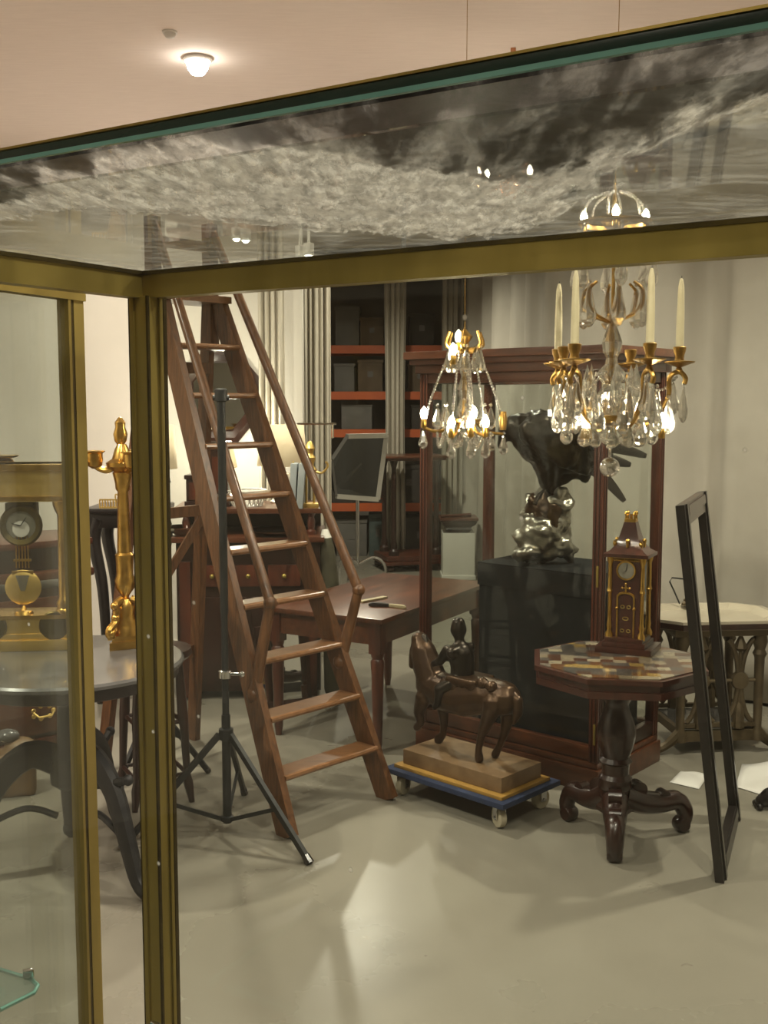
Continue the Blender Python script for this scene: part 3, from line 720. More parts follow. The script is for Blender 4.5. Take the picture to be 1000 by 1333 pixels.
# silver and lamps on the sideboard
def dish(px, py, Y, z, r, label, name='silver_dish', m='silver', flat=0.35):
    p = P(px, py, Y); t = thing(name, label, 'dish', (p.x, Y, z))
    B().lathe([(r * 0.45, 0), (r * 0.5, 0.006), (r * 0.8, r * flat * 0.6), (r, r * flat), (r * 1.04, r * flat + 0.004), (r * 0.96, r * flat), (r * 0.75, r * flat * 0.6), (0.0, 0.012)], n=28).build('bowl', M[m], t)
    B().lathe([(r * 0.42, 0), (r * 0.46, 0.003), (r * 0.40, 0.008)], n=24).build('foot_ring', M[m], t)
dish(360, 690, 5.96, z_low, 0.15, 'shallow silver dish on the sideboard counter between the steps rails', flat=0.18)
dish(240, 695, 5.96, z_low, 0.11, 'silver bowl on the left end of the sideboard counter', flat=0.4)
def tlamp(px, y0, y1, ybase, Y, wpx, label, base_h, body):
    p = P(px, ybase, Y); k = Y / F
    t = thing('table_lamp', label, 'lamp', (p.x, Y, base_h))
    zt, zb = P(px, y0, Y).z - base_h, P(px, y1, Y).z - base_h
    w = wpx * k / 2
    s = B().lathe([(w, zb), (w * 0.86, zt)], n=32)
    bmesh.ops.delete(s.bm, geom=[f for f in s.bm.faces if len(f.verts) > 4], context='FACES')
    so = s.build('lamp_shade', M['shade'], t); sm = so.modifiers.new('thick', 'SOLIDIFY'); sm.thickness = 0.003
    B().lathe([(0.07, 0), (0.075, 0.01), (0.05, 0.02), (0.03, 0.05), (0.075, 0.13), (0.06, 0.17), (0.02, zb * 0.8), (0.012, zb)], n=20).build('base', M[body], t)
    B().tube([(0, 0, zb * 0.9), (0, 0, zt - 0.03)], 0.006, 8).build('stem', M['brass'], t)
    b = B().ball((0, 0, (zb + zt) / 2), 0.025).build('bulb', M['lamp_disc'], t)
    lamp('lamp_light', 'POINT', (0, 0, (zb + zt) / 2), 4.0, radius=0.03, parent=t)
tlamp(368, 553, 606, 652, 6.31, 66, 'table lamp with a beige drum shade on the sideboard, right of the steps', z_top, 'white')
# white wall lamp light glowing behind the steps comes from this reading lamp
rl_ = thing('reading_lamp', 'lit white reading lamp on the sideboard behind the wooden steps', 'lamp', (P(293, 640, 6.3).x, 6.30, z_top))
B().lathe([(0.07, 0), (0.07, 0.012), (0.012, 0.02), (0.01, 0.22)], n=20).build('base', M['ebony'], rl_)
B().lathe([(0.05, 0.20), (0.075, 0.21), (0.05, 0.33), (0.03, 0.34)], n=20).build('lamp_shade', M['shade'], rl_)
lamp('lamp_light', 'POINT', (0, 0.17, 0.36), 9.0, radius=0.04, parent=rl_)
# pierced white basket
bk = thing('pierced_basket', 'white pierced basket on the sideboard top behind the steps', 'basket', (P(322, 655, 6.12).x, 6.10, z_top))
q = B()
for j in range(22):
    a = 2 * PI * j / 22
    q.tube([(0.085 * math.cos(a), 0.085 * math.sin(a), 0), (0.11 * math.cos(a + 0.3), 0.11 * math.sin(a + 0.3), 0.09)], 0.004, 5)
    q.tube([(0.085 * math.cos(a), 0.085 * math.sin(a), 0), (0.11 * math.cos(a - 0.3), 0.11 * math.sin(a - 0.3), 0.09)], 0.004, 5)
q.build('lattice', M['white'], bk)
B().lathe([(0.0, 0), (0.09, 0), (0.09, 0.008), (0, 0.008)], n=24).build('bottom', M['white'], bk)
for z, r in ((0.09, 0.112), (0.048, 0.1)):
    B().tube([(r * math.cos(2 * PI * j / 24), r * math.sin(2 * PI * j / 24), z) for j in range(25)], 0.006, 6).build('rim', M['white'], bk)
# dark carved box clock + wooden back board silhouettes
for (xa, xb, ya, nm, lb, Y) in ((272, 300, 575, 'mantel_case', 'tall dark mahogany case on the sideboard behind the ladder stile', 6.1), (243, 268, 618, 'letter_box', 'squat dark mahogany box on the left of the sideboard top', 6.12)):
    p0, p1 = P(xa, 660, Y), P(xb, ya, Y)
    t = thing(nm, lb, 'case', ((p0.x + p1.x) / 2, Y, z_top)); w = p1.x - p0.x; h = p1.z - z_top
    B().box((0, 0, h / 2), (w * 0.84, 0.12, h), bev=0.006).build('body', M['mahog_dark'], t)
    B().box((0, 0, h - 0.01), (w, 0.14, 0.025), bev=0.006).build('cornice', M['mahog_dark'], t)
    B().box((0, 0, 0.015), (w, 0.14, 0.03), bev=0.006).build('base_moulding', M['mahog_dark'], t)
    B().box((0, -0.062, h / 2), (w * 0.5, 0.006, h * 0.55)).build('panel', M['mahog'], t)
# blue grey folders leaning
for i, (px, lb) in enumerate(((383, 'blue grey folder upright on the sideboard, left one of the pair'), (393, 'blue grey folder upright on the sideboard, right one of the pair'))):
    p = P(px, 650, 6.02); h = P(px, 603, 6.02).z - z_top
    tag(B().box((p.x, 6.02, z_top + h / 2), (0.036, 0.16, h), R=Matrix.Rotation(0.05 + 0.02 * i, 3, 'Y'), bev=0.003).build('folder', M['bluegrey']), lb, 'folder')
# brass balance
p = P(405, 654, 6.03)
bl = thing('brass_balance', 'brass column lamp with a cross bar on the right end of the sideboard', 'brass lamp', (p.x - 0.005, 6.03, z_top))
hz = P(404, 575, 6.03).z - z_top
B().box((0, 0, 0.012), (0.10, 0.10, 0.024), bev=0.004).build('base', M['gilt_matt'], bl)
for s in (-1, 1): B().tube([(s * 0.022, 0, 0.02), (s * 0.022, 0, hz * 0.55)], 0.007, 8).build('column', M['gilt_matt'], bl)
B().lathe([(0.03, hz * .52), (0.04, hz * .58), (0.02, hz * .64), (0.034, hz * .76), (0.018, hz * .82), (0.03, hz * .9), (0.012, hz), (0, hz * 1.02)], n=18).build('urn', M['gilt_matt'], bl)
B().tube([(0, 0, hz), (0, 0, hz + 0.10)], 0.005, 6).tube([(-0.07, 0, hz + 0.10), (0.15, 0, hz + 0.10)], 0.006, 6).tube([(0.13, 0, hz + 0.10), (0.13, 0, hz + 0.02)], 0.005, 6).build('cross_bar', M['silver'], bl)
B().tube(crom([(0, 0, hz * .6), (0.06, 0, hz * .52), (0.10, 0, hz * .62), (0.09, 0, hz * .7)]), 0.006, 6).tube(crom([(0, 0, hz * .6), (-0.06, 0, hz * .52), (-0.1, 0, hz * .62), (-0.09, 0, hz * .7)]), 0.006, 6).build('scroll_arm', M['gilt_matt'], bl)

# octagonal mirror on the white wall
mc = P(288, 516, 6.95)
om = thing('octagonal_mirror', 'octagonal wall mirror in a dark wooden frame behind the steps', 'mirror', (mc.x, 6.95, mc.z))
oc8 = lambda r: [(r * 0.92 * math.cos(PI / 8 + i * PI / 4), r * 1.12 * math.sin(PI / 8 + i * PI / 4)) for i in range(8)]
MX = Matrix.Rotation(PI / 2, 4, 'X')
B().prism(oc8(0.235), 0.004, 0.016, MX).build('mirror_glass', M['mirror'], om)
q = B(); O, I = oc8(0.29), oc8(0.215); Mm = oc8(0.255)
for i in range(8):
    j = (i + 1) % 8
    v = [MX @ Vector((*c, z)) for c, z in ((O[i], 0.0), (O[j], 0.0), (O[i], 0.03), (O[j], 0.03), (Mm[i], 0.045), (Mm[j], 0.045), (I[i], 0.02), (I[j], 0.02), (I[i], 0.0), (I[j], 0.0))]
    q._add(v, [(0, 1, 3, 2), (2, 3, 5, 4), (4, 5, 7, 6), (6, 7, 9, 8)])
bmesh.ops.remove_doubles(q.bm, verts=q.bm.verts[:], dist=1e-5)
q.build('frame', M['mahog_dark'], om)
q = B(); Jn = oc8(0.222); Kn = oc8(0.205)
for i in range(8):
    j = (i + 1) % 8
    v = [MX @ Vector((*c, z)) for c, z in ((Jn[i], 0.018), (Jn[j], 0.018), (Kn[i], 0.026), (Kn[j], 0.026), (Kn[i], 0.012), (Kn[j], 0.012))]
    q._add(v, [(0, 1, 3, 2), (2, 3, 5, 4)])
q.build('inner_moulding', M['mahog_dark'], om)

# framed print leaning under the table, with two bars across
pf = G(385, 903)
pr = thing('picture_frame', 'dark framed mirror standing on the floor under the mahogany table', 'framed mirror', (pf.x - 0.03, 6.0 - 0.33, 0), 0.42)
TL8 = Matrix.Rotation(-0.12, 4, 'X')
w, h = 0.30, 0.46
B().box((0, 0.012, h / 2), (w - 0.05, 0.008, h - 0.05), R=TL8.to_3x3()).build('mirror_glass', M['mirror'], pr)
for (c, s) in (((0, 0.0, 0.03), (w, 0.035, 0.06)), ((0, 0.05, h - 0.03), (w, 0.035, 0.06)), ((-w / 2 + 0.03, 0.025, h / 2), (0.06, 0.03, h - 0.06)), ((w / 2 - 0.03, 0.025, h / 2), (0.06, 0.03, h - 0.06))):
    B().box(c, s, R=TL8.to_3x3(), bev=0.004).build('frame_bar', M['mahog_dark'], pr)

# ------------------------------------------------------------------ far middle: tilted framed mirror, stand, plinth
fm = thing('tilting_mirror', 'dark tilted mirror with a pale frame on a chrome stand before the racks', 'mirror', (P(462, 740, 9.2).x, 9.2, 0), 0.0)
k = rootm(fm).inverted()
cs = [k @ P(432, 598, 9.05), k @ P(452, 568, 9.12), k @ P(503, 567, 9.35), k @ P(492, 650, 9.35), k @ P(438, 646, 9.05), k @ P(428, 628, 9.03)]
def slab(b, pts, th):
    pts = [Vector(p) for p in pts]; n = (pts[1] - pts[0]).cross(pts[2] - pts[0]).normalized(); kk = len(pts)
    b._add([p for p in pts] + [p + n * th for p in pts], [tuple(range(kk)), tuple(range(kk, 2 * kk))[::-1]] + [(i, (i + 1) % kk, kk + (i + 1) % kk, kk + i) for i in range(kk)]); return b
slab(B(), cs, 0.02).build('mirror_glass', M['mirror_dark'], fm, angle=20)
q = B()
for i, (a, b) in enumerate(((1, 2), (2, 3), (3, 4))): q.bar(cs[a], cs[b], 0.04, 0.03 if i else 0.05, up=(0, 1, 0))
q.build('frame', M['white'], fm)
q = B(); q.bar(cs[0], cs[1], 0.03, 0.05, up=(0, 1, 0)); q.bar(cs[4], cs[0], 0.02, 0.03, up=(0, 1, 0)); q.build('side_rail', M['card_grey'], fm)
bt = (cs[3] + cs[4]) / 2
B().tube([(bt.x, bt.y + 0.03, bt.z), (bt.x, bt.y + 0.03, 0.25)], 0.016, 10).build('column', M['chrome'], fm)
for a in (0.2, 2.3, 4.4):
    e = Vector((math.cos(a), math.sin(a), 0)) * 0.24
    c0 = Vector((bt.x, bt.y + 0.03, 0.26))
    lg = B().tube(crom([c0, c0 + e * 0.6 + Vector((0, 0, 0.06)), c0 + e + Vector((0, 0, -0.02)), c0 + e * 1.06 + Vector((0, 0, -0.22))]), 0.012, 8).build('leg', M['chrome'], fm)
    B().lathe([(0.0, 0), (0.018, 0.004), (0.018, 0.02), (0.012, 0.03)], c0 + e * 1.06 - Vector((0, 0, 0.26)), 10).build('castor', M['iron'], lg)

cst = G(534, 741)
st = thing('column_stand', 'mahogany stand with four slender columns on a low platform with bun feet', 'stand', (cst.x, cst.y + 0.1, 0), 0.28)
ztop = P(534, 593, cst.y).z
B().box((0, 0, 0.13), (0.62, 0.5, 0.05), bev=0.01).box((0, 0, 0.085), (0.66, 0.54, 0.035), bev=0.008).build('platform', M['mahog'], st)
B().box((0, 0, ztop - 0.03), (0.60, 0.48, 0.03), bev=0.008).box((0, 0, ztop - 0.008), (0.66, 0.54, 0.022), bev=0.008).build('top_slab', M['mahog_h'], st)
for sx in (-1, 1):
    for sy in (-1, 1):
        B().lathe([(0.05, 0.155), (0.05, 0.20), (0.032, 0.22), (0.036, 0.25), (0.026, 0.30), (0.022, ztop - 0.12), (0.03, ztop - 0.09), (0.04, ztop - 0.05), (0.04, ztop - 0.04)], (sx * 0.22, sy * 0.17, 0), 16).build('column', M['mahog_dark'], st)
        B().lathe([(0.012, 0.0), (0.04, 0.015), (0.045, 0.04), (0.025, 0.07)], (sx * 0.27, sy * 0.21, 0), 14).build('bun_foot', M['mahog_dark'], st)

plc = P(603, 745, 10.25)
zp = P(600, 690, 10.25).z
pl_ = thing('plinth', 'white painted plinth at the edge of the grey sheeting', 'plinth', (plc.x - 0.06, 10.15, 0))
B().box((0, 0, zp / 2), (0.30, 0.30, zp), bev=0.004).build('body', M['white'], pl_)
B().box((0, 0, 0.02), (0.32, 0.32, 0.04), bev=0.004).build('foot', M['white'], pl_)
cp = thing('carved_capital', 'carved dark wooden capital resting on the white plinth', 'capital', (plc.x - 0.06, 10.15, zp))
B().lathe([(0.14, 0), (0.17, 0.03), (0.16, 0.05), (0.22, 0.08), (0.24, 0.11), (0.2, 0.12)], n=4, ph=PI / 4).build('body', M['mahog_dark'], cp)
B().box((0.0, 0, 0.13), (0.36, 0.36, 0.025), bev=0.006).build('abacus', M['mahog'], cp)
B().tube([(-0.17, -0.12, 0.155), (0.12, -0.02, 0.16)], [0.012, 0.018], 8).build('carved_scroll', M['mahog'], cp)
# ------------------------------------------------------------------ round marble table, left
mtc = G(88, 858, .76); mr_ = abs(G(237, 858, .76).x - mtc.x)
mt = thing('marble_table', 'round grey marble topped table on a dark iron pedestal, left', 'table', (mtc.x, mtc.y, 0))
B().lathe([(0, 0.735), (mr_ - 0.012, 0.735), (mr_, 0.742), (mr_, 0.752), (mr_ - 0.008, 0.76), (0, 0.76)], n=64).build('marble_top', M['marble_grey'], mt)
B().lathe([(mr_ - 0.05, 0.69), (mr_ - 0.02, 0.70), (mr_ - 0.02, 0.735), (mr_ - 0.06, 0.735)], n=56).build('rim', M['ebony'], mt)
B().lathe([(0.045, 0.30), (0.07, 0.32), (0.075, 0.42), (0.045, 0.46), (0.04, 0.60), (0.05, 0.66), (0.16, 0.69), (0.16, 0.70)], n=20).build('column', M['iron'], mt)
for i in range(3):
    a = math.radians(-40 + 120 * i)
    d = Vector((math.cos(a), math.sin(a), 0))
    pts = crom([d * 0.04 + Vector((0, 0, 0.40)), d * 0.14 + Vector((0, 0, 0.43)), d * 0.25 + Vector((0, 0, 0.34)), d * 0.32 + Vector((0, 0, 0.18)), d * 0.37 + Vector((0, 0, 0.06)), d * 0.43 + Vector((0, 0, 0.026))], 5)
    n = len(pts)
    lg = B().tube(pts, [0.056 - 0.030 * (j / (n - 1)) for j in range(n)], 10, flat=0.7).build('leg', M['iron'], mt)
    B().tube([d * 0.22 + Vector((0, 0, 0.36)), d * 0.33 + Vector((0, 0, 0.40))], [0.017, 0.014], 8).ball(d * 0.33 + Vector((0, 0, 0.40)), 0.019).build('spur', M['iron'], lg)
    B().tube(crom([d * 0.05 + Vector((0, 0, 0.20)), d * 0.16 + Vector((0, 0, 0.24)), d * 0.325 + Vector((0, 0, 0.18))]), 0.012, 8).build('stretcher', M['iron'], mt)
B().tube([(0, 0, 0.16), (0, 0, 0.32)], [0.03, 0.04], 12).ball((0, 0, 0.15), 0.035).build('pendant', M['iron'], mt)

# ---- gilt portico clock
ck_p = G(34, 843, .76)
ck = thing('portico_clock', 'gilt bronze portico clock with a round pendulum on the marble table', 'clock', (ck_p.x, ck_p.y + 0.02, 0.76), 0.12)
kz = lambda py: P(34, py, ck_p.y).z - 0.76
B().box((0, 0, 0.02), (0.42, 0.17, 0.04), bev=0.006).box((0, 0, 0.05), (0.38, 0.15, 0.025), bev=0.006).build('base', M['gilt_matt'], ck)
zb0, zb1 = 0.0625, kz(803)
B().box((0, 0, (zb0 + zb1) / 2), (0.36, 0.14, zb1 - zb0)).build('base_block', M['gilt_matt'], ck)
B().box((0, 0, zb1 + 0.008), (0.39, 0.16, 0.016), bev=0.004).build('platform', M['gilt'], ck)
q = B()
for s in (-1, 1): q.lathe([(0.055, 0), (0.05, 0.006), (0, 0.007)], (s * 0.11, -0.071, (zb0 + zb1) / 2), 24, R=Matrix.Rotation(PI / 2, 4, 'X'))
q.build('medallion', M['brass_dark'], ck)
zc0, zc1 = zb1 + 0.016, kz(652)
for sx in (-1, 1):
    for sy in (-1, 1):
        B().lathe([(0.034, zc0), (0.034, zc0 + 0.012), (0.028, zc0 + 0.02), (0.030, zc0 + 0.04), (0.021, zc0 + 0.055), (0.018, zc1 - 0.05), (0.028, zc1 - 0.03), (0.034, zc1 - 0.01), (0.034, zc1)], (sx * 0.145, sy * 0.045, 0), 16).build('column', M['gilt'], ck)
ze = kz(603)
B().box((0, 0, (zc1 + ze) / 2), (0.38, 0.145, (ze - zc1)), bev=0.004).build('entablature', M['gilt_matt'], ck)
B().box((0, 0, ze - 0.012), (0.43, 0.18, 0.024), bev=0.007).box((0, 0, zc1 + 0.012), (0.39, 0.152, 0.018), bev=0.004).build('cornice', M['gilt'], ck)
B().lathe([(0.02, 0), (0.035, 0.004), (0.03, 0.012), (0.02, 0.016), (0.045, 0.022), (0.052, 0.028), (0, 0.028)], (-0.06, 0, ze), 20).build('finial_dish', M['gilt'], ck)
dc = Vector((0.0, -0.035, kz(683)))
R90 = Matrix.Rotation(PI / 2, 4, 'X')
q = B(); q.lathe([(0.052, 0), (0.072, 0.0), (0.076, 0.012), (0.068, 0.022), (0.052, 0.016)], dc, 32, R=R90, ring=True); q.build('bezel', M['brass_dark'], ck)
B().lathe([(0, 0.004), (0.054, 0.004), (0.054, 0.008), (0, 0.008)], dc, 28, R=R90).build('chapter_ring', M['dial'], ck)
B().lathe([(0, 0.010), (0.026, 0.010), (0.03, 0.014), (0, 0.016)], dc + Vector((0, -0.002, -0.012)), 20, R=R90).build('dial_centre', M['dialwhite'], ck)
B().bar(dc + Vector((0, -0.02, 0)), dc + Vector((0.02, -0.02, 0.03)), 0.003, 0.003).bar(dc + Vector((0, -0.02, 0)), dc + Vector((-0.03, -0.02, 0.008)), 0.003, 0.003).build('hand', M['iron'], ck)
B().box(dc + Vector((0, 0.012, 0.082)), (0.09, 0.05, 0.02), bev=0.004).box(dc + Vector((0, 0.015, 0.02)), (0.11, 0.04, 0.12)).build('movement', M['brass_dark'], ck)
q = B()
for i in range(5): q.tube([(-0.02 + 0.01 * i, -0.045, dc.z - 0.04), (-0.022 + 0.011 * i, -0.045, kz(738))], 0.0026, 6)
q.box((0, -0.045, kz(728)), (0.062, 0.008, 0.008)).box((0, -0.045, kz(744)), (0.075, 0.008, 0.014))
q.build('pendulum_rods', M['gilt'], ck)
pb = Vector((0, -0.045, kz(763)))
B().lathe([(0, -0.006), (0.05, -0.007), (0.064, 0), (0.05, 0.007), (0, 0.006)], pb, 36, R=R90).build('pendulum_bob', M['gilt_matt'], ck)
slab(B(), [pb + Vector((-0.024, -0.0085, 0.045)), pb + Vector((0.024, -0.0085, 0.045)), pb + Vector((0.008, -0.0085, -0.012)), pb + Vector((-0.008, -0.0085, -0.012))], 0.003).build('bob_shield', M['silver'], ck)
B().lathe([(0.035, 0), (0.03, 0.012), (0.012, 0.016), (0.004, 0.03)], (0, -0.045, zc0), 16).build('beat_stand', M['gilt'], ck)

# ---- gilt candelabrum
cd_p = G(165, 842, .76)
cd = thing('candelabrum', 'tall gilt bronze candelabrum with a flame finial on the marble table', 'candelabrum', (cd_p.x, cd_p.y, 0.76))
cz = lambda py: P(165, py, cd_p.y).z - 0.76
c6 = lambda n, r, ph: [(r * math.cos(ph + 2 * PI * i / n), r * math.sin(ph + 2 * PI * i / n)) for i in range(n)]
B().prism(c6(3, 0.085, PI / 2 + 0.5), 0, 0.028).prism(c6(3, 0.072, PI / 2 + 0.5), 0.028, 0.05).build('base', M['gilt'], cd)
q = B()
for i in range(3):
    a = PI / 2 + 0.5 + 2 * PI * i / 3; d = Vector((math.cos(a), math.sin(a), 0))
    q.tube(crom([d * 0.075 + Vector((0, 0, 0.045)), d * 0.085 + Vector((0, 0, 0.075)), d * 0.055 + Vector((0, 0, 0.10)), d * 0.045 + Vector((0, 0, 0.14)), d * 0.05 + Vector((0, 0, 0.165)), d * 0.02 + Vector((0, 0, 0.18))]), 0.014, 8)
    q.ball(d * 0.078 + Vector((0, 0, 0.062)), 0.02); q.ball(d * 0.055 + Vector((0, 0, 0.16)), 0.016); q.ball(d * 0.052 + Vector((0, 0, 0.115)), 0.017)
q.lathe([(0.055, 0.05), (0.05, 0.08), (0.035, 0.12), (0.038, 0.15), (0.022, 0.18)], n=14)
q.build('claw_foot', M['gilt'], cd)
zk = [cz(y) for y in (775, 765, 755, 748, 730, 722, 640, 628, 615)]
B().lathe([(0.012, cz(782)), (0.014, zk[0]), (0.034, zk[1]), (0.038, zk[2]), (0.03, zk[3]), (0.032, zk[4]), (0.034, zk[5]), (0.026, zk[5] + 0.008), (0.019, zk[6]), (0.026, zk[6] + 0.01), (0.028, zk[7]), (0.036, zk[8]), (0.02, zk[8] + 0.01)], n=20).build('stem', M['gilt'], cd)
B().lathe([(0.02, cz(617)), (0.055, cz(607)), (0.058, cz(602)), (0.036, cz(597)), (0.026, cz(585)), (0.016, cz(578))], n=20).build('nozzle_body', M['gilt'], cd)
B().lathe([(0.012, cz(579)), (0.022, cz(574)), (0.026, cz(565)), (0.018, cz(556)), (0.02, cz(550)), (0.008, cz(544)), (0, cz(542))], (-0.004, 0, 0), 14).build('flame_finial', M['gilt'], cd)
for i, a in enumerate((PI * 1.02, PI * 1.02 + 2.1, PI * 1.02 - 2.1)):
    d = Vector((math.cos(a), math.sin(a), 0)); R_ = 0.098
    arm = B().tube(crom([d * 0.02 + Vector((0, 0, cz(606))), d * 0.055 + Vector((0, 0, cz(612))), d * 0.088 + Vector((0, 0, cz(608))), d * R_ + Vector((0, 0, cz(602)))]), 0.012, 8).build('arm', M['gilt'], cd)
    B().lathe([(0.01, cz(610)), (0.026, cz(606)), (0.03, cz(598)), (0.029, cz(590)), (0.038, cz(588)), (0.038, cz(586.5)), (0.024, cz(586.5)), (0.02, cz(592)), (0, cz(592))], d * R_, 18).build('candle_cup', M['gilt'], arm)

# ---- chest of drawers beyond the marble table
ca = P(119, 720, 5.0); cang = math.radians(40)
dxc = Vector((math.cos(cang), math.sin(cang), 0)); dyc = Vector((-math.sin(cang), math.cos(cang), 0))
CWd, CDp = 1.15, 0.48
corner = Vector((ca.x, 5.05, 0))
cc = corner - dxc * CWd / 2 + dyc * CDp / 2
ch = thing('chest_of_drawers', 'mahogany chest of drawers with a moulded top behind the marble table', 'chest', (cc.x, cc.y, 0), cang)
zt = P(110, 738, 5.05).z
B().box((0, 0, zt / 2 - 0.02), (CWd - 0.06, CDp - 0.04, zt - 0.12), bev=0.004).build('carcass', M['mahog_dark'], ch)
B().box((0, 0, zt - 0.02), (CWd, CDp, 0.04), bev=0.014).build('top', M['mahog_h'], ch)
B().box((0, 0, 0.05), (CWd - 0.02, CDp - 0.01, 0.10), bev=0.01).build('base_moulding', M['mahog'], ch)
for i in range(3):
    z = 0.20 + i * (zt - 0.22) / 3
    hd = (zt - 0.22) / 3 - 0.02
    dr = B().box((0, -CDp / 2 + 0.016, z + 0.02), (CWd - 0.12, 0.02, hd), bev=0.004).build('drawer', M['mahog_h'], ch)
    for s in (-1, 1):
        q = B(); x = s * 0.30
        q.tube([(x - 0.05, -CDp / 2 - 0.012, z + 0.03), (x - 0.03, -CDp / 2 - 0.03, z + 0.01), (x + 0.03, -CDp / 2 - 0.03, z + 0.01), (x + 0.05, -CDp / 2 - 0.012, z + 0.03)], 0.006, 6)
        for t in range(7): q.ball((x + 0.05 * math.cos(t * 0.9), -CDp / 2 - 0.004, z + 0.025 + 0.03 * math.sin(t * 0.9)), 0.012, (1, 0.4, 1))
        q.build('handle', M['gilt_matt'], dr)
# upper moulded box on the chest
u_ = thing('mahogany_tray', 'dark mahogany tray with rounded ends on the chest of drawers', 'tray', (cc.x + 0.02, cc.y, zt), cang)
zz = P(110, 700, 5.05).z - zt
B().box((0, 0, zz / 2), (CWd - 0.22, CDp - 0.12, zz), bev=0.02).build('body', M['mahog_dark'], u_)
B().box((0, 0, zz - 0.015), (CWd - 0.02, CDp - 0.06, 0.035), bev=0.016).build('lid', M['mahog'], u_)

# ---- dark table with pierced gallery behind the candelabrum
ga, gb = P(108, 668, 5.75), P(209, 668, 5.75)
gt = thing('gallery_table', 'black polished side table with a pierced gallery behind the candelabrum', 'side table', ((ga.x + gb.x) / 2, 5.95, 0))
gw = gb.x - ga.x; gz = P(150, 662, 5.75).z
B().box((0, 0, gz - 0.015), (gw, 0.40, 0.03), bev=0.012).build('top', M['ebony'], gt)
B().box((0, 0, gz - 0.07), (gw - 0.05, 0.34, 0.08), bev=0.004).build('apron', M['ebony'], gt)
for sx in (-1, 1):
    for sy in (-1, 1):
        x, y = sx * (gw / 2 - 0.07), sy * 0.14
        B().tube(crom([(x, y, gz - 0.06), (x + sx * 0.03, y, gz - 0.18), (x + sx * -0.01, y, gz - 0.45), (x - sx * 0.02, y, 0.25), (x + sx * 0.02, y, 0.0)]), [0.042 - 0.0009 * j for j in range(25)], 10).build('leg', M['ebony'], gt)
B().box((0, 0, 0.30), (gw - 0.10, 0.30, 0.025)).build('lower_shelf', M['ebony'], gt)
q = B()
for s in (-1, 1):
    q.box((0, s * 0.17, gz + 0.045), (gw * 0.6, 0.008, 0.008)); q.box((0, s * 0.17, gz + 0.004), (gw * 0.6, 0.008, 0.008))
    for i in range(18): q.tube([(-gw * 0.3 + gw * 0.6 * i / 17, s * 0.17, gz), (-gw * 0.3 + gw * 0.6 * i / 17, s * 0.17, gz + 0.045)], 0.004, 5)
q.build('gallery', M['gilt_matt'], gt)
tlamp(206, 553, 610, 662, 5.97, 52, 'small table lamp with a tan shade beside the brass corner post', gz, 'ebony')

# ---- slim stool between the posts
stp = G(156, 1052)
so = thing('turned_stool', 'slim dark stool with turned legs under the marble table edge', 'stool', (stp.x + 0.12, stp.y + 0.12, 0), 0.5)
B().lathe([(0, 0.60), (0.15, 0.60), (0.165, 0.615), (0.16, 0.64), (0, 0.65)], n=28).build('seat', M['mahog_dark'], so)
for i in range(4):
    a = PI / 4 + i * PI / 2; d = Vector((math.cos(a), math.sin(a), 0))
    B().tube([d * 0.17, d * 0.155 + Vector((0, 0, 0.08)), d * 0.15 + Vector((0, 0, 0.12)), d * 0.14 + Vector((0, 0, 0.32)), d * 0.135 + Vector((0, 0, 0.36)), d * 0.12 + Vector((0, 0, 0.605))], [0.012, 0.021, 0.015, 0.019, 0.023, 0.016], 10).build('leg', M['mahog_dark'], so)
for z in (0.12, 0.34):
    for i in range(4):
        a, b = PI / 4 + i * PI / 2, PI / 4 + (i + 1) * PI / 2
        r = 0.15 - 0.02 * (z > .2)
        B().tube([(r * math.cos(a), r * math.sin(a), z), (r * math.cos(b), r * math.sin(b), z)], 0.009, 8).build('stretcher', M['mahog_dark'], so)
# pale stone fragment on the floor at the left edge
sp = G(12, 1042)
so_ = thing('stone_fragment', 'rough pale stone block on the floor at the left edge under the table', 'stone', (sp.x, sp.y + 0.1, 0))
q = B().box((0, 0, 0.09), (0.16, 0.14, 0.18), rz=0.3).ball((0.02, 0, 0.19), 0.075, (1, 0.9, 0.7)); remesh(q.build('block', M['sandstone'], so_), 0.012, 3)
q = B().ball((-0.03, -0.01, 0.25), 0.05, (1.1, 0.9, 0.6)); remesh(q.build('broken_top', M['marble_grey'], so_), 0.01, 3)

# second folded stand, mostly hidden by the brass post
f2 = G(272, 1005)
fs = thing('folding_stand', 'low black folding stand behind the brass corner post, one leg showing', 'stand', (f2.x - 0.24, f2.y - 0.02, 0))
B().tube([(0, 0, 0.20), (0, 0, 0.62)], 0.013, 10).build('column', M['iron'], fs)
B().lathe([(0.014, 0.27), (0.028, 0.275), (0.028, 0.32), (0.014, 0.325)], n=14).build('collar', M['iron'], fs)
for a in (0.0, 2.1, 4.2):
    d = Vector((math.cos(a), math.sin(a), 0))
    lg = B().bar(d * 0.025 + Vector((0, 0, 0.30)), d * 0.24 + Vector((0, 0, 0.012)), 0.018, 0.022).build('leg', M['iron'], fs)
    B().ball(d * 0.24 + Vector((0, 0, 0.014)), 0.014).build('rubber_foot', M['ebony'], lg)
    B().bar(d * 0.02 + Vector((0, 0, 0.21)), d * 0.13 + Vector((0, 0, 0.16)), 0.008, 0.012).build('brace', M['iron'], fs)
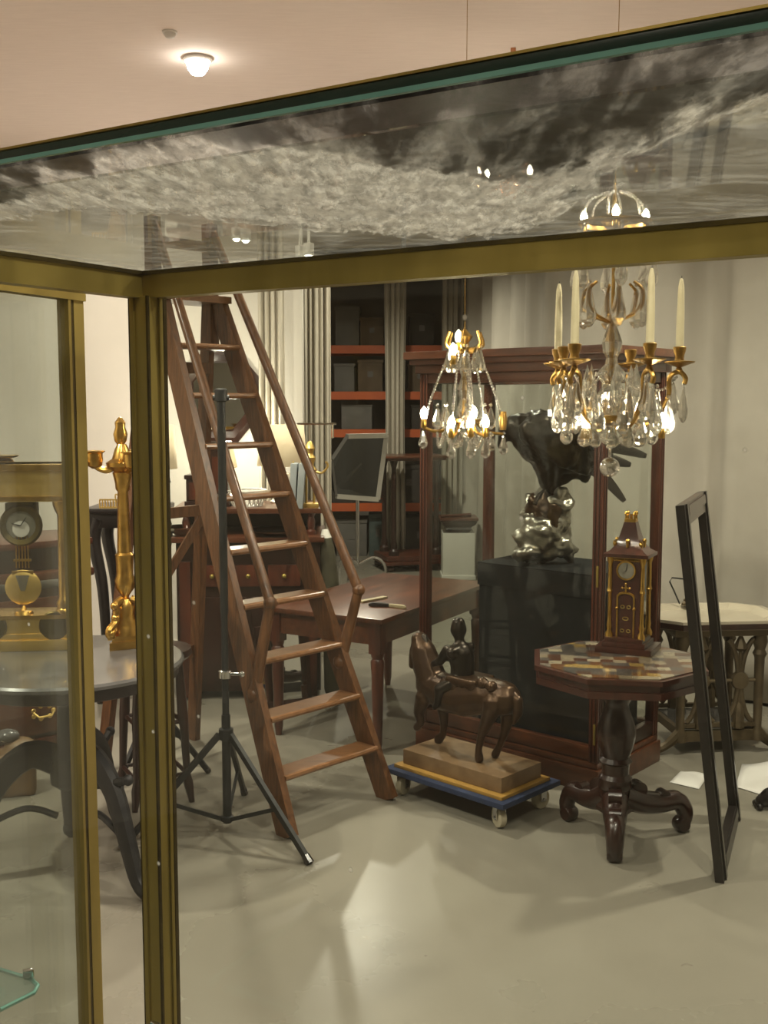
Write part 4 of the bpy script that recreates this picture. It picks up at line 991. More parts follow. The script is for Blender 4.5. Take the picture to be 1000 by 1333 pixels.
# ------------------------------------------------------------------ mahogany display cabinet
A_ = G(778, 1035); B2 = G(541, 972)
fx = (A_ - B2); CW = fx.length; fx.normalize(); ca_ = math.atan2(fx.y, fx.x)
by = Vector((-fx.y, fx.x, 0)); CD = 0.58
cc = (A_ + B2) / 2 + by * CD / 2
CH = P(787, 449, 4.43).z
cab = thing('glass_cabinet', 'mahogany framed glass cabinet with a moulded cornice, holding the bronze eagle', 'cabinet', (cc.x, cc.y, 0), ca_)
B().box((0, 0, 0.05), (CW, CD, 0.10), bev=0.006).box((0, 0, 0.115), (CW - 0.02, CD - 0.02, 0.03), bev=0.010).build('plinth', M['mahog_h'], cab)
B().box((0, 0, 0.137), (CW - 0.05, CD - 0.05, 0.014)).build('cabinet_floor', M['blackcloth'], cab)
pz0, pz1 = 0.13, CH - 0.10
for sx in (-1, 1):
    for sy in (-1, 1):
        x, y = sx * (CW / 2 - 0.033), sy * (CD / 2 - 0.033)
        po = B().box((x, y, (pz0 + pz1) / 2), (0.044, 0.044, pz1 - pz0), bev=0.005).build('post', M['mahog'], cab)
        g = B()
        for o in (-0.009, 0.009): g.box((x + o, y + sy * 0.0225, (pz0 + pz1) / 2), (0.004, 0.004, pz1 - pz0)).box((x + sx * 0.0225, y + o, (pz0 + pz1) / 2), (0.004, 0.004, pz1 - pz0))
        g.build('reeding', M['mahog_dark'], po)
for s in (-1, 1):
    B().box((0, s * (CD / 2 - 0.033), pz1 - 0.02), (CW - 0.10, 0.036, 0.05), bev=0.004).build('top_rail', M['mahog_h'], cab)
    B().box((0, s * (CD / 2 - 0.033), 0.165), (CW - 0.10, 0.036, 0.06), bev=0.004).build('bottom_rail', M['mahog_h'], cab)
    B().box((s * (CW / 2 - 0.033), 0, pz1 - 0.02), (0.036, CD - 0.10, 0.05), bev=0.004).build('top_rail', M['mahog_dark'], cab)
    B().box((s * (CW / 2 - 0.033), 0, 0.165), (0.036, CD - 0.10, 0.06), bev=0.004).build('bottom_rail', M['mahog_dark'], cab)
q = B()
def ring_box(b, w, d, z0, z1, t):
    for s in (-1, 1):
        b.box((0, s * (d / 2 - t / 2), (z0 + z1) / 2), (w, t, z1 - z0), bev=0.006)
        b.box((s * (w / 2 - t / 2), 0, (z0 + z1) / 2), (t, d - 2 * t, z1 - z0), bev=0.004)
ring_box(q, CW + 0.01, CD + 0.01, CH - 0.10, CH - 0.055, 0.06)
ring_box(q, CW + 0.05, CD + 0.05, CH - 0.06, CH - 0.03, 0.08)
ring_box(q, CW + 0.09, CD + 0.09, CH - 0.035, CH, 0.10)
q.build('cornice', M['mahog_h'], cab)
B().box((0, 0, CH - 0.09), (CW - 0.08, CD - 0.08, 0.006)).build('roof_pane', M['cab_pane'], cab)
for s, nm in ((-1, 'front_pane'), (1, 'back_pane')):
    B().box((0, s * (CD / 2 - 0.033), (pz0 + pz1) / 2 + 0.02), (CW - 0.11, 0.004, pz1 - pz0 - 0.10)).build(nm, M['cab_pane'], cab)
for s in (-1, 1):
    B().box((s * (CW / 2 - 0.033), 0, (pz0 + pz1) / 2 + 0.02), (0.004, CD - 0.11, pz1 - pz0 - 0.10)).build('side_pane', M['cab_pane'], cab)
for py in (750, 955):
    z = P(771, py, 4.45).z
    B().box((CW / 2 - 0.026, -CD / 2 + 0.008, z), (0.010, 0.006, 0.09), bev=0.002).build('hinge', M['brass'], cab)

# black cloth covered block inside
bl_c = (cc.x, cc.y)
lp = mi2 = rootm(cab).inverted()
zb_top = P(700, 730, 5.0).z
bxl = (lp @ P(640, 730, 5.0)).x
w_ = CW / 2 - 0.075 - bxl
pos = rootm(cab) @ Vector((bxl + w_ / 2, 0.0, 0.144))
pd_ = thing('black_pedestal', 'black cloth covered block inside the glass cabinet under the bronze eagle', 'pedestal', pos, ca_)
hb = zb_top - 0.144
B().box((0, 0, hb / 2), (w_, 0.40, hb), bev=0.008).build('block', M['blackcloth'], pd_)
q = B().box((0, 0, hb - 0.05), (w_ + 0.012, 0.412, 0.10), bev=0.006); q.build('cloth_fold', M['blackcloth'], pd_)
B().box((0, 0, hb + 0.004), (w_ + 0.012, 0.412, 0.008), bev=0.003).build('cloth_top', M['blackcloth'], pd_)
# bronze eagle on a rock
EY = pos.y - 0.02
E0 = P(712, 728, EY)
eg = thing('eagle_bronze', 'dark bronze eagle with spread tail feathers on a silvery rock, inside the cabinet', 'sculpture', (E0.x, EY, zb_top + 0.008))
k = rootm(eg).inverted()
ep = lambda px, py, dy=0.0: k @ P(px, py, EY) + Vector((0, dy, 0))
S = EY / F
q = B()
for (px, py, rx, rz_, dy) in ((708, 712, 40, 18, 0), (690, 700, 20, 20, -.03), (728, 698, 18, 24, .02), (712, 680, 27, 30, 0), (697, 665, 17, 24, .02), (728, 660, 15, 26, -.02), (712, 655, 24, 20, 0), (685, 719, 20, 10, -.05), (738, 716, 14, 13, .03), (700, 690, 25, 22, -.05)):
    q.ball(ep(px, py, dy), 1.0, (rx * S, min(rx, 26) * S * 0.9, rz_ * S), 14)
rk_ = remesh(q.build('rock', M['silverrock'], eg), 0.012, 2)
def roughen(o, scale, strength, nm):
    tx = bpy.data.textures.new(nm, 'CLOUDS'); tx.noise_scale = scale; tx.noise_depth = 4
    d = o.modifiers.new(nm, 'DISPLACE'); d.texture = tx; d.strength = strength; d.texture_coords = 'LOCAL'
roughen(rk_, 0.05, 0.075, 'rock_noise')
q = B()
q.ball(ep(712, 668, -0.03), 1.0, (20 * S, 18 * S, 30 * S), 12).ball(ep(695, 660, -0.02), 1.0, (13 * S, 14 * S, 20 * S), 12)
roughen(remesh(q.build('upper_rock', M['bronze_brown'], eg), 0.011, 3), 0.04, 0.05, 'upper_rock_noise')
q = B()
body = [(665, 556, 13), (680, 560, 23), (700, 570, 33), (722, 580, 37), (745, 588, 33), (768, 592, 24), (785, 592, 14)]
limb(q, [ep(a, b) for a, b, r in body], [r * S for a, b, r in body], 14)
limb(q, [ep(716, 600), ep(715, 622), ep(714, 640)], [24 * S, 15 * S, 11 * S]); limb(q, [ep(726, 605, .05), ep(722, 624, .05), ep(720, 644, .04)], [17 * S, 13 * S, 10 * S])
limb(q, [ep(672, 552), ep(660, 560), ep(654, 572)], [14 * S, 12 * S, 7 * S]); limb(q, [ep(654, 572), ep(652, 582), ep(656, 588)], [7 * S, 4 * S, 2 * S])
limb(q, [ep(745, 612), ep(736, 622), ep(729, 630)], [14 * S, 8 * S, 4 * S])
limb(q, [ep(752, 606), ep(762, 622)], [16 * S, 7 * S])
roughen(remesh(q.build('body', M['bronze'], eg), 0.010, 4), 0.035, 0.018, 'plumage_noise')
wing = lambda pts: [ep(*p) for p in pts]
q = B()
for dy in (-0.10, 0.12):
    for a, b in (((700, 552), (775, 580)), ((690, 562), (768, 600)), ((705, 575), (760, 612))):
        limb(q, [ep(a[0], a[1], dy * 0.7), ep((a[0] + b[0]) / 2, (a[1] + b[1]) / 2 - 2, dy), ep(b[0], b[1], dy * 0.6)], [19 * S, 17 * S, 7 * S])
roughen(remesh(q.build('wing', M['bronze'], eg), 0.010, 3), 0.03, 0.022, 'feather_noise')
for (a, b, c, dy) in (((752, 574), (800, 582), (838, 593), -.05), ((752, 586), (795, 598), (824, 606), .04), ((745, 592), (782, 618), (812, 652), -0.02)):
    pts = crom([ep(a[0], a[1], dy), ep(b[0], b[1], dy), ep(c[0], c[1], dy)], 4)
    n = len(pts)
    B().tube(pts, [(9.5 - 6.5 * (i / (n - 1)) ** 2) * S for i in range(n)], 8, flat=0.35).build('tail_feather', M['bronze'], eg)
for dx, dy in ((-6, -.03), (8, .04)):
    q = B()
    for t in (-1, 0, 1): q.tube(crom([ep(715 + dx, 638, dy), ep(712 + dx + 7 * t, 646, dy - 0.02), ep(710 + dx + 10 * t, 656, dy - 0.03)]), [0.014] * 12 + [0.005], 6)
    q.build('talon', M['bronze'], eg)

# ------------------------------------------------------------------ dolly with the horse
D1, D2, D3 = G(500, 998, .12), G(655, 1048, .12), G(705, 1008, .12)
dxv = (D2 - D1); DL = dxv.length; dxv.normalize(); da = math.atan2(dxv.y, dxv.x)
dyv = Vector((-dxv.y, dxv.x, 0)); DWd = max(0.34, abs((D3 - D2).dot(dyv)))
dcn = (D1 + D2) / 2 + dyv * DWd / 2; 
dol = thing('furniture_dolly', 'blue carpeted dolly with yellow edges on cream castors under the bronze horse', 'dolly', (dcn.x, dcn.y, 0), da)
B().box((0, 0, 0.108), (DL, DWd, 0.022), bev=0.004).build('deck', M['bluecarpet'], dol)
B().box((0, 0, 0.126), (DL - 0.06, DWd - 0.06, 0.014), bev=0.003).build('yellow_board', M['yellow'], dol)
for sx in (-1, 1):
    for sy in (-1, 1):
        x, y = sx * (DL / 2 - 0.06), sy * (DWd / 2 - 0.055)
        a = 0.5 * sx + 0.9 * sy
        Rw = Matrix.Rotation(a, 3, 'Z') @ Matrix.Rotation(PI / 2, 3, 'X')
        w = B().lathe([(0, -0.013), (0.028, -0.014), (0.040, -0.012), (0.042, 0), (0.040, 0.012), (0.028, 0.014), (0, 0.013)], (x, y, 0.042), 24, R=Rw).build('castor', M['nylon'], dol)
        q = B(); d = Matrix.Rotation(a, 3, 'Z') @ Vector((0, 0.020, 0))
        for s in (-1, 1): q.bar(Vector((x, y, 0.035)) + d * s, Vector((x, y, 0.095)) + d * s, 0.003, 0.03, up=Matrix.Rotation(a, 3, 'Z') @ Vector((1, 0, 0)))
        q.box((x, y, 0.094), (0.06, 0.05, 0.006), rz=a).tube([Vector((x, y, 0.042)) - d * 1.2, Vector((x, y, 0.042)) + d * 1.2], 0.006, 8)
        q.build('fork', M['chrome'], w)
hz0 = 0.134
BX0, BX1 = -DL / 2 + 0.05, DL / 2 - 0.05
bs = thing('horse_bronze', 'brown bronze horse with a small rider on a tan marble base, on the dolly', 'sculpture', (dcn.x, dcn.y, hz0), da)
BH = 0.062
B().box((0, 0, BH / 2), (DL - 0.11, DWd - 0.12, BH), bev=0.003).build('marble_base', M['sandstone'], bs)
k = rootm(bs).inverted()
hp = lambda px, py, l=0.0: k @ W(px, py, (dcn.x, dcn.y, 0), (dxv.x, dxv.y)) + Vector((0, l, 0))
s_ = dcn.y / F
# the pixel of a point of the base top under the horse gives the vertical origin
q = B()
zf = lambda p: Vector((p.x, p.y, max(p.z, BH + 0.004)))
limb(q, [hp(560, 890), hp(580, 901), hp(606, 907), hp(634, 905), hp(657, 909)], [0.066, 0.082, 0.084, 0.078, 0.070], 14)
limb(q, [hp(566, 892), hp(556, 866), hp(551, 846), hp(546, 833)], [0.066, 0.064, 0.054, 0.038])
limb(q, [hp(547, 836), hp(540, 849), hp(537, 866)], [0.036, 0.026, 0.018])
for px in (546, 551): limb(q, [hp(px, 834), hp(px + 1, 824)], [0.010, 0.003])
def hleg(pts, l, rs, ground=True):
    v = [hp(x, y, l) for x, y in pts]
    if ground:      # stretch the shank so that the hoof stands on the base
        z0_, z1_ = v[0].z, v[-1].z; zt_g = BH + 0.014
        for p in v: p.z = zt_g + (p.z - z1_) * (z0_ - zt_g) / (z0_ - z1_)
    limb(q, v, rs)
hleg([(566, 905), (570, 930), (571, 950), (570, 966), (564, 974)], 0.035, [0.040, 0.026, 0.018, 0.016, 0.022])
hleg([(560, 905), (553, 925), (556, 938), (551, 944)], -0.04, [0.038, 0.024, 0.018, 0.019], False)
hleg([(652, 912), (644, 935), (636, 955), (632, 975), (633, 988)], -0.045, [0.048, 0.030, 0.018, 0.015, 0.020])
hleg([(656, 912), (652, 935), (648, 952), (641, 966), (636, 975)], 0.045, [0.046, 0.030, 0.018, 0.015, 0.019])
remesh(q.build('horse', M['bronze_brown'], bs), 0.0065, 5)
q = B(); limb(q, [hp(666, 902), hp(674, 912), hp(674, 928), hp(669, 942)], [0.020, 0.024, 0.022, 0.008]); remesh(q.build('tail', M['bronze_brown'], bs), 0.006, 3)
q = B()
for i in range(7):
    t = i / 6; a = hp(552 + 16 * t, 830 + 50 * t); limb(q, [a, a + Vector((0.024, -0.012, -0.02))], [0.018, 0.008], 8)
remesh(q.build('mane', M['bronze'], bs), 0.006, 2)
q = B().box(hp(612, 884), (0.15, 0.15, 0.035), bev=0.012)
for i in range(6): q.ball(hp(590 + 12 * i, 886 + (i % 2) * 5, -0.05), 0.026)
remesh(q.build('saddle_cloth', M['bronze_brown'], bs), 0.007, 3)
# rider
q = B()
limb(q, [hp(602, 886), hp(602, 868), hp(600, 852), hp(599, 840)], [0.052, 0.050, 0.056, 0.030], 12)
limb(q, [hp(600, 847, -.055), hp(600, 845), hp(600, 847, .055)], [0.026, 0.034, 0.026], 10)
limb(q, [hp(598, 832), hp(597, 820), hp(597, 812)], [0.020, 0.036, 0.030], 12)
limb(q, [hp(592, 844, -.045), hp(584, 858, -.055), hp(572, 862, -.035)], [0.024, 0.020, 0.015]); limb(q, [hp(604, 844, .045), hp(592, 858, .05), hp(574, 860, .03)], [0.019, 0.015, 0.011])
for l in (-1, 1): limb(q, [hp(602, 886, l * .04), hp(588, 893, l * .075), hp(586, 912, l * .08), hp(582, 916, l * .08)], [0.034, 0.027, 0.016, 0.013])
remesh(q.build('rider', M['bronze'], bs), 0.0065, 4)

# ------------------------------------------------------------------ octagonal specimen table
oc0 = Vector((0.875, 3.945, 0)); OZ = 0.70; OR = 0.335
ot = thing('octagonal_table', 'octagonal table with a patchwork stone top on a carved tripod pedestal', 'table', oc0, math.radians(-8))
o8 = lambda r: [(r * math.cos(PI / 8 + i * PI / 4), r * math.sin(PI / 8 + i * PI / 4)) for i in range(8)]
B().prism(o8(OR), OZ - 0.022, OZ - 0.004).prism(o8(OR - 0.018), OZ - 0.05, OZ - 0.022).prism(o8(OR - 0.008), OZ - 0.074, OZ - 0.05).build('top_rim', M['clock_wood'], ot)
def specimen():
    m, t, out = nt('specimen_stones')
    b = t.nodes.new('ShaderNodeBsdfPrincipled'); t.links.new(b.outputs[0], out.inputs[0]); b.inputs['Roughness'].default_value = 0.22; b.inputs['Coat Weight'].default_value = 0.3
    tc = t.nodes.new('ShaderNodeTexCoord'); mp = t.nodes.new('ShaderNodeMapping'); mp.inputs['Scale'].default_value = (1, 1, 0)
    t.links.new(tc.outputs['Object'], mp.inputs[0])
    v = t.nodes.new('ShaderNodeTexVoronoi'); v.distance = 'CHEBYCHEV'; v.inputs['Scale'].default_value = 21; v.inputs['Randomness'].default_value = 0.35
    t.links.new(mp.outputs[0], v.inputs['Vector'])
    sp = t.nodes.new('ShaderNodeSeparateColor'); t.links.new(v.outputs['Color'], sp.inputs[0])
    r = t.nodes.new('ShaderNodeValToRGB'); r.color_ramp.interpolation = 'CONSTANT'
    cols = [(0, (0.06, 0.027, 0.017)), (0.16, (0.18, 0.144, 0.096)), (0.30, (0.055, 0.05, 0.045)), (0.42, (0.228, 0.192, 0.132)), (0.54, (0.096, 0.042, 0.018)), (0.66, (0.144, 0.12, 0.096)), (0.78, (0.072, 0.06, 0.051)), (0.9, (0.24, 0.156, 0.048))]
    e = r.color_ramp.elements
    e[0].color = (*cols[0][1], 1); e[1].position = cols[-1][0]; e[1].color = (*cols[-1][1], 1)
    for p, c in cols[1:-1]: x = e.new(p); x.color = (*c, 1)
    t.links.new(sp.outputs[0], r.inputs[0])
    nz = t.nodes.new('ShaderNodeTexNoise'); nz.inputs['Scale'].default_value = 35; t.links.new(tc.outputs['Object'], nz.inputs['Vector'])
    mx = t.nodes.new('ShaderNodeMix'); mx.data_type = 'RGBA'; mx.blend_type = 'OVERLAY'; mx.inputs[0].default_value = 0.5
    t.links.new(r.outputs[0], mx.inputs[6]); t.links.new(nz.outputs['Color'], mx.inputs[7]); 
    bw = t.nodes.new('ShaderNodeRGBToBW'); t.links.new(nz.outputs['Color'], bw.inputs[0]); t.links.new(bw.outputs[0], mx.inputs[7])
    t.links.new(mx.outputs[2], b.inputs['Base Color']); return m
B().prism(o8(OR - 0.022), OZ - 0.004, OZ).build('stone_top', specimen(), ot)
B().lathe([(0.11, OZ - 0.084), (0.11, OZ - 0.074)], n=24).lathe([(0.055, 0.20), (0.062, 0.21), (0.062, 0.245), (0.05, 0.26), (0.052, 0.30), (0.062, 0.31), (0.05, 0.325), (0.062, 0.36), (0.072, 0.40), (0.073, 0.43), (0.06, 0.475), (0.046, 0.51), (0.044, 0.53), (0.052, 0.545), (0.066, 0.56), (0.064, 0.575), (0.046, 0.585), (0.05, 0.60), (0.055, OZ - 0.08)], n=28).build('baluster', M['mahog_dark'], ot)
B().lathe([(0.012, 0.065), (0.03, 0.08), (0.045, 0.10), (0.068, 0.115), (0.07, 0.13), (0.058, 0.145), (0.06, 0.205)], n=6).build('hub', M['mahog_dark'], ot)
loc_ = rootm(ot).inverted()
for ft in ((800, 1124), (737, 1066), (893, 1081)):
    f = loc_ @ G(*ft); f.z = 0; d = f.normalized(); L_ = f.length
    pts = crom([d * 0.03 + Vector((0, 0, 0.17)), d * L_ * 0.38 + Vector((0, 0, 0.135)), d * L_ * 0.62 + Vector((0, 0, 0.125)), d * L_ * 0.86 + Vector((0, 0, 0.125)), d * L_ * 0.98 + Vector((0, 0, 0.075)), d * L_ * 0.95 + Vector((0, 0, 0.03))], 5)
    n = len(pts)
    side_ = Vector((-d.y, d.x, 0))
    lg = B().tube(pts, [0.05 - 0.022 * (i / (n - 1)) for i in range(n)], 10, up=side_, flat=1.0).build('leg', M['mahog_dark'], ot)
    q = B(); Rr = Matrix((d, Vector((0, 0, 1)), side_)).transposed()
    q.lathe([(0, -0.028), (0.024, -0.028), (0.031, -0.018), (0.031, 0.018), (0.024, 0.028), (0, 0.028)], d * (L_ * 0.93) + Vector((0, 0, 0.031)), 18, R=Rr)
    q.lathe([(0, -0.024), (0.024, -0.022), (0.024, 0.022), (0, 0.024)], d * (L_ * 0.66) + Vector((0, 0, 0.152)), 16, R=Rr)
    q.lathe([(0, -0.026), (0.032, -0.024), (0.032, 0.024), (0, 0.026)], d * (L_ * 0.30) + Vector((0, 0, 0.19)), 16, R=Rr)
    q.build('scroll', M['mahog_dark'], lg)

# ---- tower bracket clock
tk_p = G(818, 846, OZ)
tk = thing('tower_clock', 'small mahogany tower clock with gilt mounts and a pointed roof, on the octagonal table', 'clock', (tk_p.x, tk_p.y, OZ), math.radians(-27))
zz = lambda py: P(818, py, tk_p.y).z - OZ
BW = 0.128
B().box((0, 0, 0.012), (0.215, 0.175, 0.024), bev=0.003).build('base', M['clock_wood'], tk)
B().box((0, -0.01, 0.034), (0.165, 0.150, 0.020), bev=0.004).box((0, -0.012, 0.052), (0.145, 0.135, 0.018), bev=0.004).build('step', M['clock_wood'], tk)
zr = zz(723)
B().box((0, 0, (0.06 + zr) / 2), (BW - 0.012, 0.110, zr - 0.06)).build('case', M['clock_wood'], tk)
for sx in (-1, 1):
    for sy in (-1, 1):
        B().lathe([(0.016, 0.055), (0.016, 0.07), (0.008, 0.085), (0.011, 0.10), (0.008, 0.12), (0.0075, zr * 0.62), (0.012, zr * 0.64), (0.008, zr * 0.67), (0.008, zr - 0.03), (0.013, zr - 0.015), (0.013, zr)], (sx * (BW / 2 - 0.002), sy * 0.056, 0), 10).build('column', M['gilt'], tk)
B().box((0, 0, zr + 0.006), (BW + 0.045, 0.155, 0.014), bev=0.003).build('cornice', M['clock_wood'], tk)
hw, hd_ = (BW + 0.035) / 2, 0.0725
prof = [(1.0, zr + 0.013), (0.78, zr + 0.024), (0.60, zr + 0.042), (0.48, zr + 0.066), (0.40, zr + 0.09), (0.33, zr + 0.112), (0.27, zr + 0.13)]
q = B(); rings = []
for f, z in prof: rings.append([q.bm.verts.new((sx * hw * f, sy * hd_ * f, z)) for sx, sy in ((-1, -1), (1, -1), (1, 1), (-1, 1))])
for a, b in zip(rings, rings[1:]):
    for i in range(4): q.bm.faces.new((a[i], a[(i + 1) % 4], b[(i + 1) % 4], b[i]))
q.bm.faces.new(rings[0][::-1]); q.bm.faces.new(rings[-1]); q.build('roof', M['clock_wood'], tk)
zt_ = prof[-1][1]
q = B().box((0, 0, zt_ + 0.006), (0.044, 0.040, 0.012), bev=0.002)
for sx in (-1, 1):
    for sy in (-1, 1): q.lathe([(0.005, 0), (0.004, 0.016), (0.008, 0.02), (0.006, 0.028), (0, 0.034)], (sx * 0.016, sy * 0.014, zt_ + 0.010), 10)
q.tube([(0, 0, zt_ + 0.01), (0, 0, zt_ + 0.03)], 0.006, 8)
q.build('crown_finial', M['gilt'], tk)
q = B()
for (x, y) in ((0, -0.046), (0.052, 0), (-0.052, 0), (0.05, -0.04), (-0.05, -0.04)): q.ball((x, y, zr + 0.06 - (0.012 if x and y else 0)), 0.009).tube([(x, y, zr + 0.036), (x * 1.02, y * 1.02, zr + 0.06)], 0.006, 8)
q.build('roof_mounts', M['gilt'], tk)
fy = -0.0565
q = B()
for i in range(13): q.ball((-0.046 + 0.0077 * i, fy, zr - 0.012), 0.0052, n=8)
q.box((0, fy, zr - 0.004), (0.10, 0.004, 0.004)); q.build('frieze', M['gilt'], tk)
cz_ = zz(740)
B().lathe([(0.031, 0), (0.038, 0.002), (0.037, 0.008), (0.031, 0.007)], (0, fy, cz_), 32, R=R90, ring=True).build('bezel', M['gilt'], tk)
B().lathe([(0, 0), (0.032, 0), (0.032, 0.004), (0, 0.004)], (0, fy, cz_), 32, R=R90).build('dial', M['dial'], tk)
B().bar((0, fy - 0.006, cz_), (0.004, fy - 0.006, cz_ + 0.024), 0.002, 0.001).bar((0, fy - 0.006, cz_), (-0.014, fy - 0.006, cz_ - 0.01), 0.0025, 0.001).build('hand', M['iron'], tk)
q = B(); dz0, dz1 = 0.06, zz(775)
q.bar((-0.032, fy, dz0), (-0.032, fy, dz1), 0.006, 0.006, up=(0, 1, 0)).bar((0.032, fy, dz0), (0.032, fy, dz1), 0.006, 0.006, up=(0, 1, 0))
q.tube([(0.032 * math.cos(PI * t / 10), fy, dz1 + 0.018 * math.sin(PI * t / 10)) for t in range(11)], 0.005, 6)
for s in (-1, 1): q.ball((s * 0.033, fy - 0.002, dz1 * 0.8), 0.007)
q.build('door_mount', M['gilt'], tk)
zq = zz(764)
B().bar((0, fy - 0.001, zq - 0.012), (0, fy - 0.001, zq + 0.018), 0.006, 0.005, up=(0, 1, 0)).bar((-0.014, fy - 0.001, zq + 0.004), (0.014, fy - 0.001, zq + 0.004), 0.006, 0.005).ball((0, fy - 0.001, zq + 0.02), 0.006).ball((-0.014, fy - 0.001, zq + 0.004), 0.005).ball((0.014, fy - 0.001, zq + 0.004), 0.005).build('cross_mount', M['gilt'], tk)
q = B()
for z, w in ((dz1 * 0.83, 0.010), (dz1 * 0.62, 0.016), (dz1 * 0.40, 0.010)):
    for s in ((-1, 1) if w < 0.012 else (0,)):
        pts = [(s * 0.012 + w * 0.7 * math.cos(t * PI / 6), fy + 0.0005, z + 0.006 * math.sin(t * PI / 6)) for t in range(13)]
        q.tube(pts, 0.0016, 5)
q.build('inlay', M['brass'], tk)
for s in (-1, 1): B().box((s * (BW / 2 - 0.005), 0, (0.06 + zr) / 2), (0.003, 0.085, zr - 0.10)).build('side_pane', M['mirror_dark'], tk)

# ------------------------------------------------------------------ tall empty frame leaning on the octagonal table
f0, f1 = G(937, 1150), G(958, 1064)
fv = (f1 - f0); FW = fv.length; fv.normalize()
t0 = P(887, 657, f0.y + 0.10)
upv = (t0 - f0); FH = upv.length; upv.normalize(); upv = (upv - fv * upv.dot(fv)).normalized()
tf = thing('empty_frame', 'tall empty black wooden frame leaning upright beside the octagonal table', 'frame', (f0 + f1) / 2)
nv = fv.cross(upv).normalized()
sw, sd = 0.075, 0.03
def fbar(a, b, w, inner):
    q = B(); q.bar(a, b, sd, w, up=inner); q.bar(a + nv * 0.012 + inner * 0.012, b + nv * 0.012 + inner * 0.012, 0.018, w * 0.45, up=inner); return q
fbar(f0 + fv * sw / 2, f0 + fv * sw / 2 + upv * FH, sw, fv).build('stile', M['ebony'], tf, world=True)
fbar(f1 - fv * sw / 2, f1 - fv * sw / 2 + upv * FH, sw, fv).build('stile', M['ebony'], tf, world=True)
fbar(f0 + fv * sw + upv * (FH - sw / 2), f1 - fv * sw + upv * (FH - sw / 2), sw, upv).build('top_rail', M['mahog_dark'], tf, world=True)
fbar(f0 + fv * sw + upv * sw / 2, f1 - fv * sw + upv * sw / 2, sw, upv).build('bottom_rail', M['ebony'], tf, world=True)

# ------------------------------------------------------------------ cast iron washstand with marble basin top
i1, i2 = G(852, 992), G(975, 976)
IZ = 0.74
iu = Vector((1, 0.10, 0)).normalized()
ia = math.atan2(iu.y, iu.x)
ic = Vector((1.57, 5.14, 0))
zt_w = P(900, 812, 4.9).z
ws = thing('iron_stand', 'bronzed cast iron stand with scrolled ends carrying a marble tray, right', 'stand', ic, ia)
WL, WD = 0.46, 0.40
B().box((0, 0, zt_w - 0.05), (WL + 0.02, WD + 0.02, 0.035), bev=0.006).build('top_frame', M['castiron'], ws)
for sy in (-1, 1):
    y = sy * (WD / 2 - 0.03)
    for sx in (-1, 1):
        x = sx * (WL / 2 - 0.04)
        B().lathe([(0.035, 0.06), (0.03, 0.10), (0.02, 0.12), (0.024, zt_w - 0.18), (0.034, zt_w - 0.16), (0.024, zt_w - 0.14), (0.036, zt_w - 0.10), (0.03, zt_w - 0.068)], (x, y, 0), 10).build('post', M['castiron'], ws)
        B().tube(crom([(x, y, 0.10), (x + sx * 0.06, y, 0.045), (x + sx * 0.11, y, 0.02)]), [0.028, 0.027, 0.026, 0.025, 0.024, 0.022, 0.02, 0.02, 0.02, 0.02, 0.02, 0.02, 0.018], 8).build('foot', M['castiron'], ws)
    B().bar((-WL / 2 + 0.03, y, 0.085), (WL / 2 - 0.03, y, 0.085), 0.03, 0.05).bar((-WL / 2 + 0.03, y, 0.135), (WL / 2 - 0.03, y, 0.135), 0.02, 0.02).build('base_rail', M['castiron'], ws)
    for sx in (-1, 1):
        q = B(); cx = sx * 0.095; zc = zt_w / 2 + 0.03
        for s in (-1, 1):
            pts = [(cx + s * (0.085 - 0.078 * math.cos(math.radians(a))), y, zc + 0.205 * math.sin(math.radians(a))) for a in range(-75, 76, 10)]
            q.tube(pts, 0.013, 8)
        q.tube([(cx, y, 0.13), (cx, y, zt_w - 0.07)], 0.010, 8).lathe([(0, -0.02), (0.04, -0.016), (0.045, 0), (0.04, 0.016), (0, 0.02)], (cx, y, zc), 14, R=R90)
        q.lathe([(0.03, 0.12), (0.028, 0.20), (0.012, 0.24)], (cx, y, 0), 8).lathe([(0.01, zt_w - 0.15), (0.035, zt_w - 0.13), (0.012, zt_w - 0.08)], (cx, y, 0), 8)
        q.tube([(cx - 0.09, y, zc), (cx + 0.09, y, zc)], 0.010, 8)
        q.build('scroll_panel', M['castiron'], ws)
for sx in (-1, 1): B().bar((sx * (WL / 2 - 0.04), -WD / 2 + 0.04, 0.10), (sx * (WL / 2 - 0.04), WD / 2 - 0.04, 0.10), 0.025, 0.04).build('end_rail', M['castiron'], ws)
B().box((0, 0, 0.118), (WL - 0.10, WD - 0.10, 0.016)).build('lower_shelf', M['marble_grey'], ws)
# marble tray top
mtray = thing('marble_basin', 'cream marble tray with cut corners on the cast iron stand', 'basin', Vector((ic.x, ic.y, zt_w - 0.0325)), ia)
def cut(w, d, c): return [(-w + c, -d), (w - c, -d), (w, -d + c), (w, d - c), (w - c, d), (-w + c, d), (-w, d - c), (-w, -d + c)]
q = B(); o_, i_, f_ = cut(0.335, 0.24, 0.12), cut(0.295, 0.20, 0.10), cut(0.25, 0.155, 0.08)
rings = [[q.bm.verts.new((x, y, z)) for x, y in pl] for pl, z in ((o_, 0.0), (o_, 0.042), (i_, 0.046), (f_, 0.022))]
for a, b in zip(rings, rings[1:]):
    for i in range(8): q.bm.faces.new((a[i], a[(i + 1) % 8], b[(i + 1) % 8], b[i]))
q.bm.faces.new(rings[0][::-1]); q.bm.faces.new(rings[-1]); q.build('tray', M['basin'], mtray, angle=15)
q = B()
for i in range(8):
    a, b = Vector((*o_[i], 0.016)), Vector((*o_[(i + 1) % 8], 0.016)); q.bar(a * 1.004, b * 1.004, 0.01, 0.026)
q.build('edge_band', M['mahog_dark'], mtray)
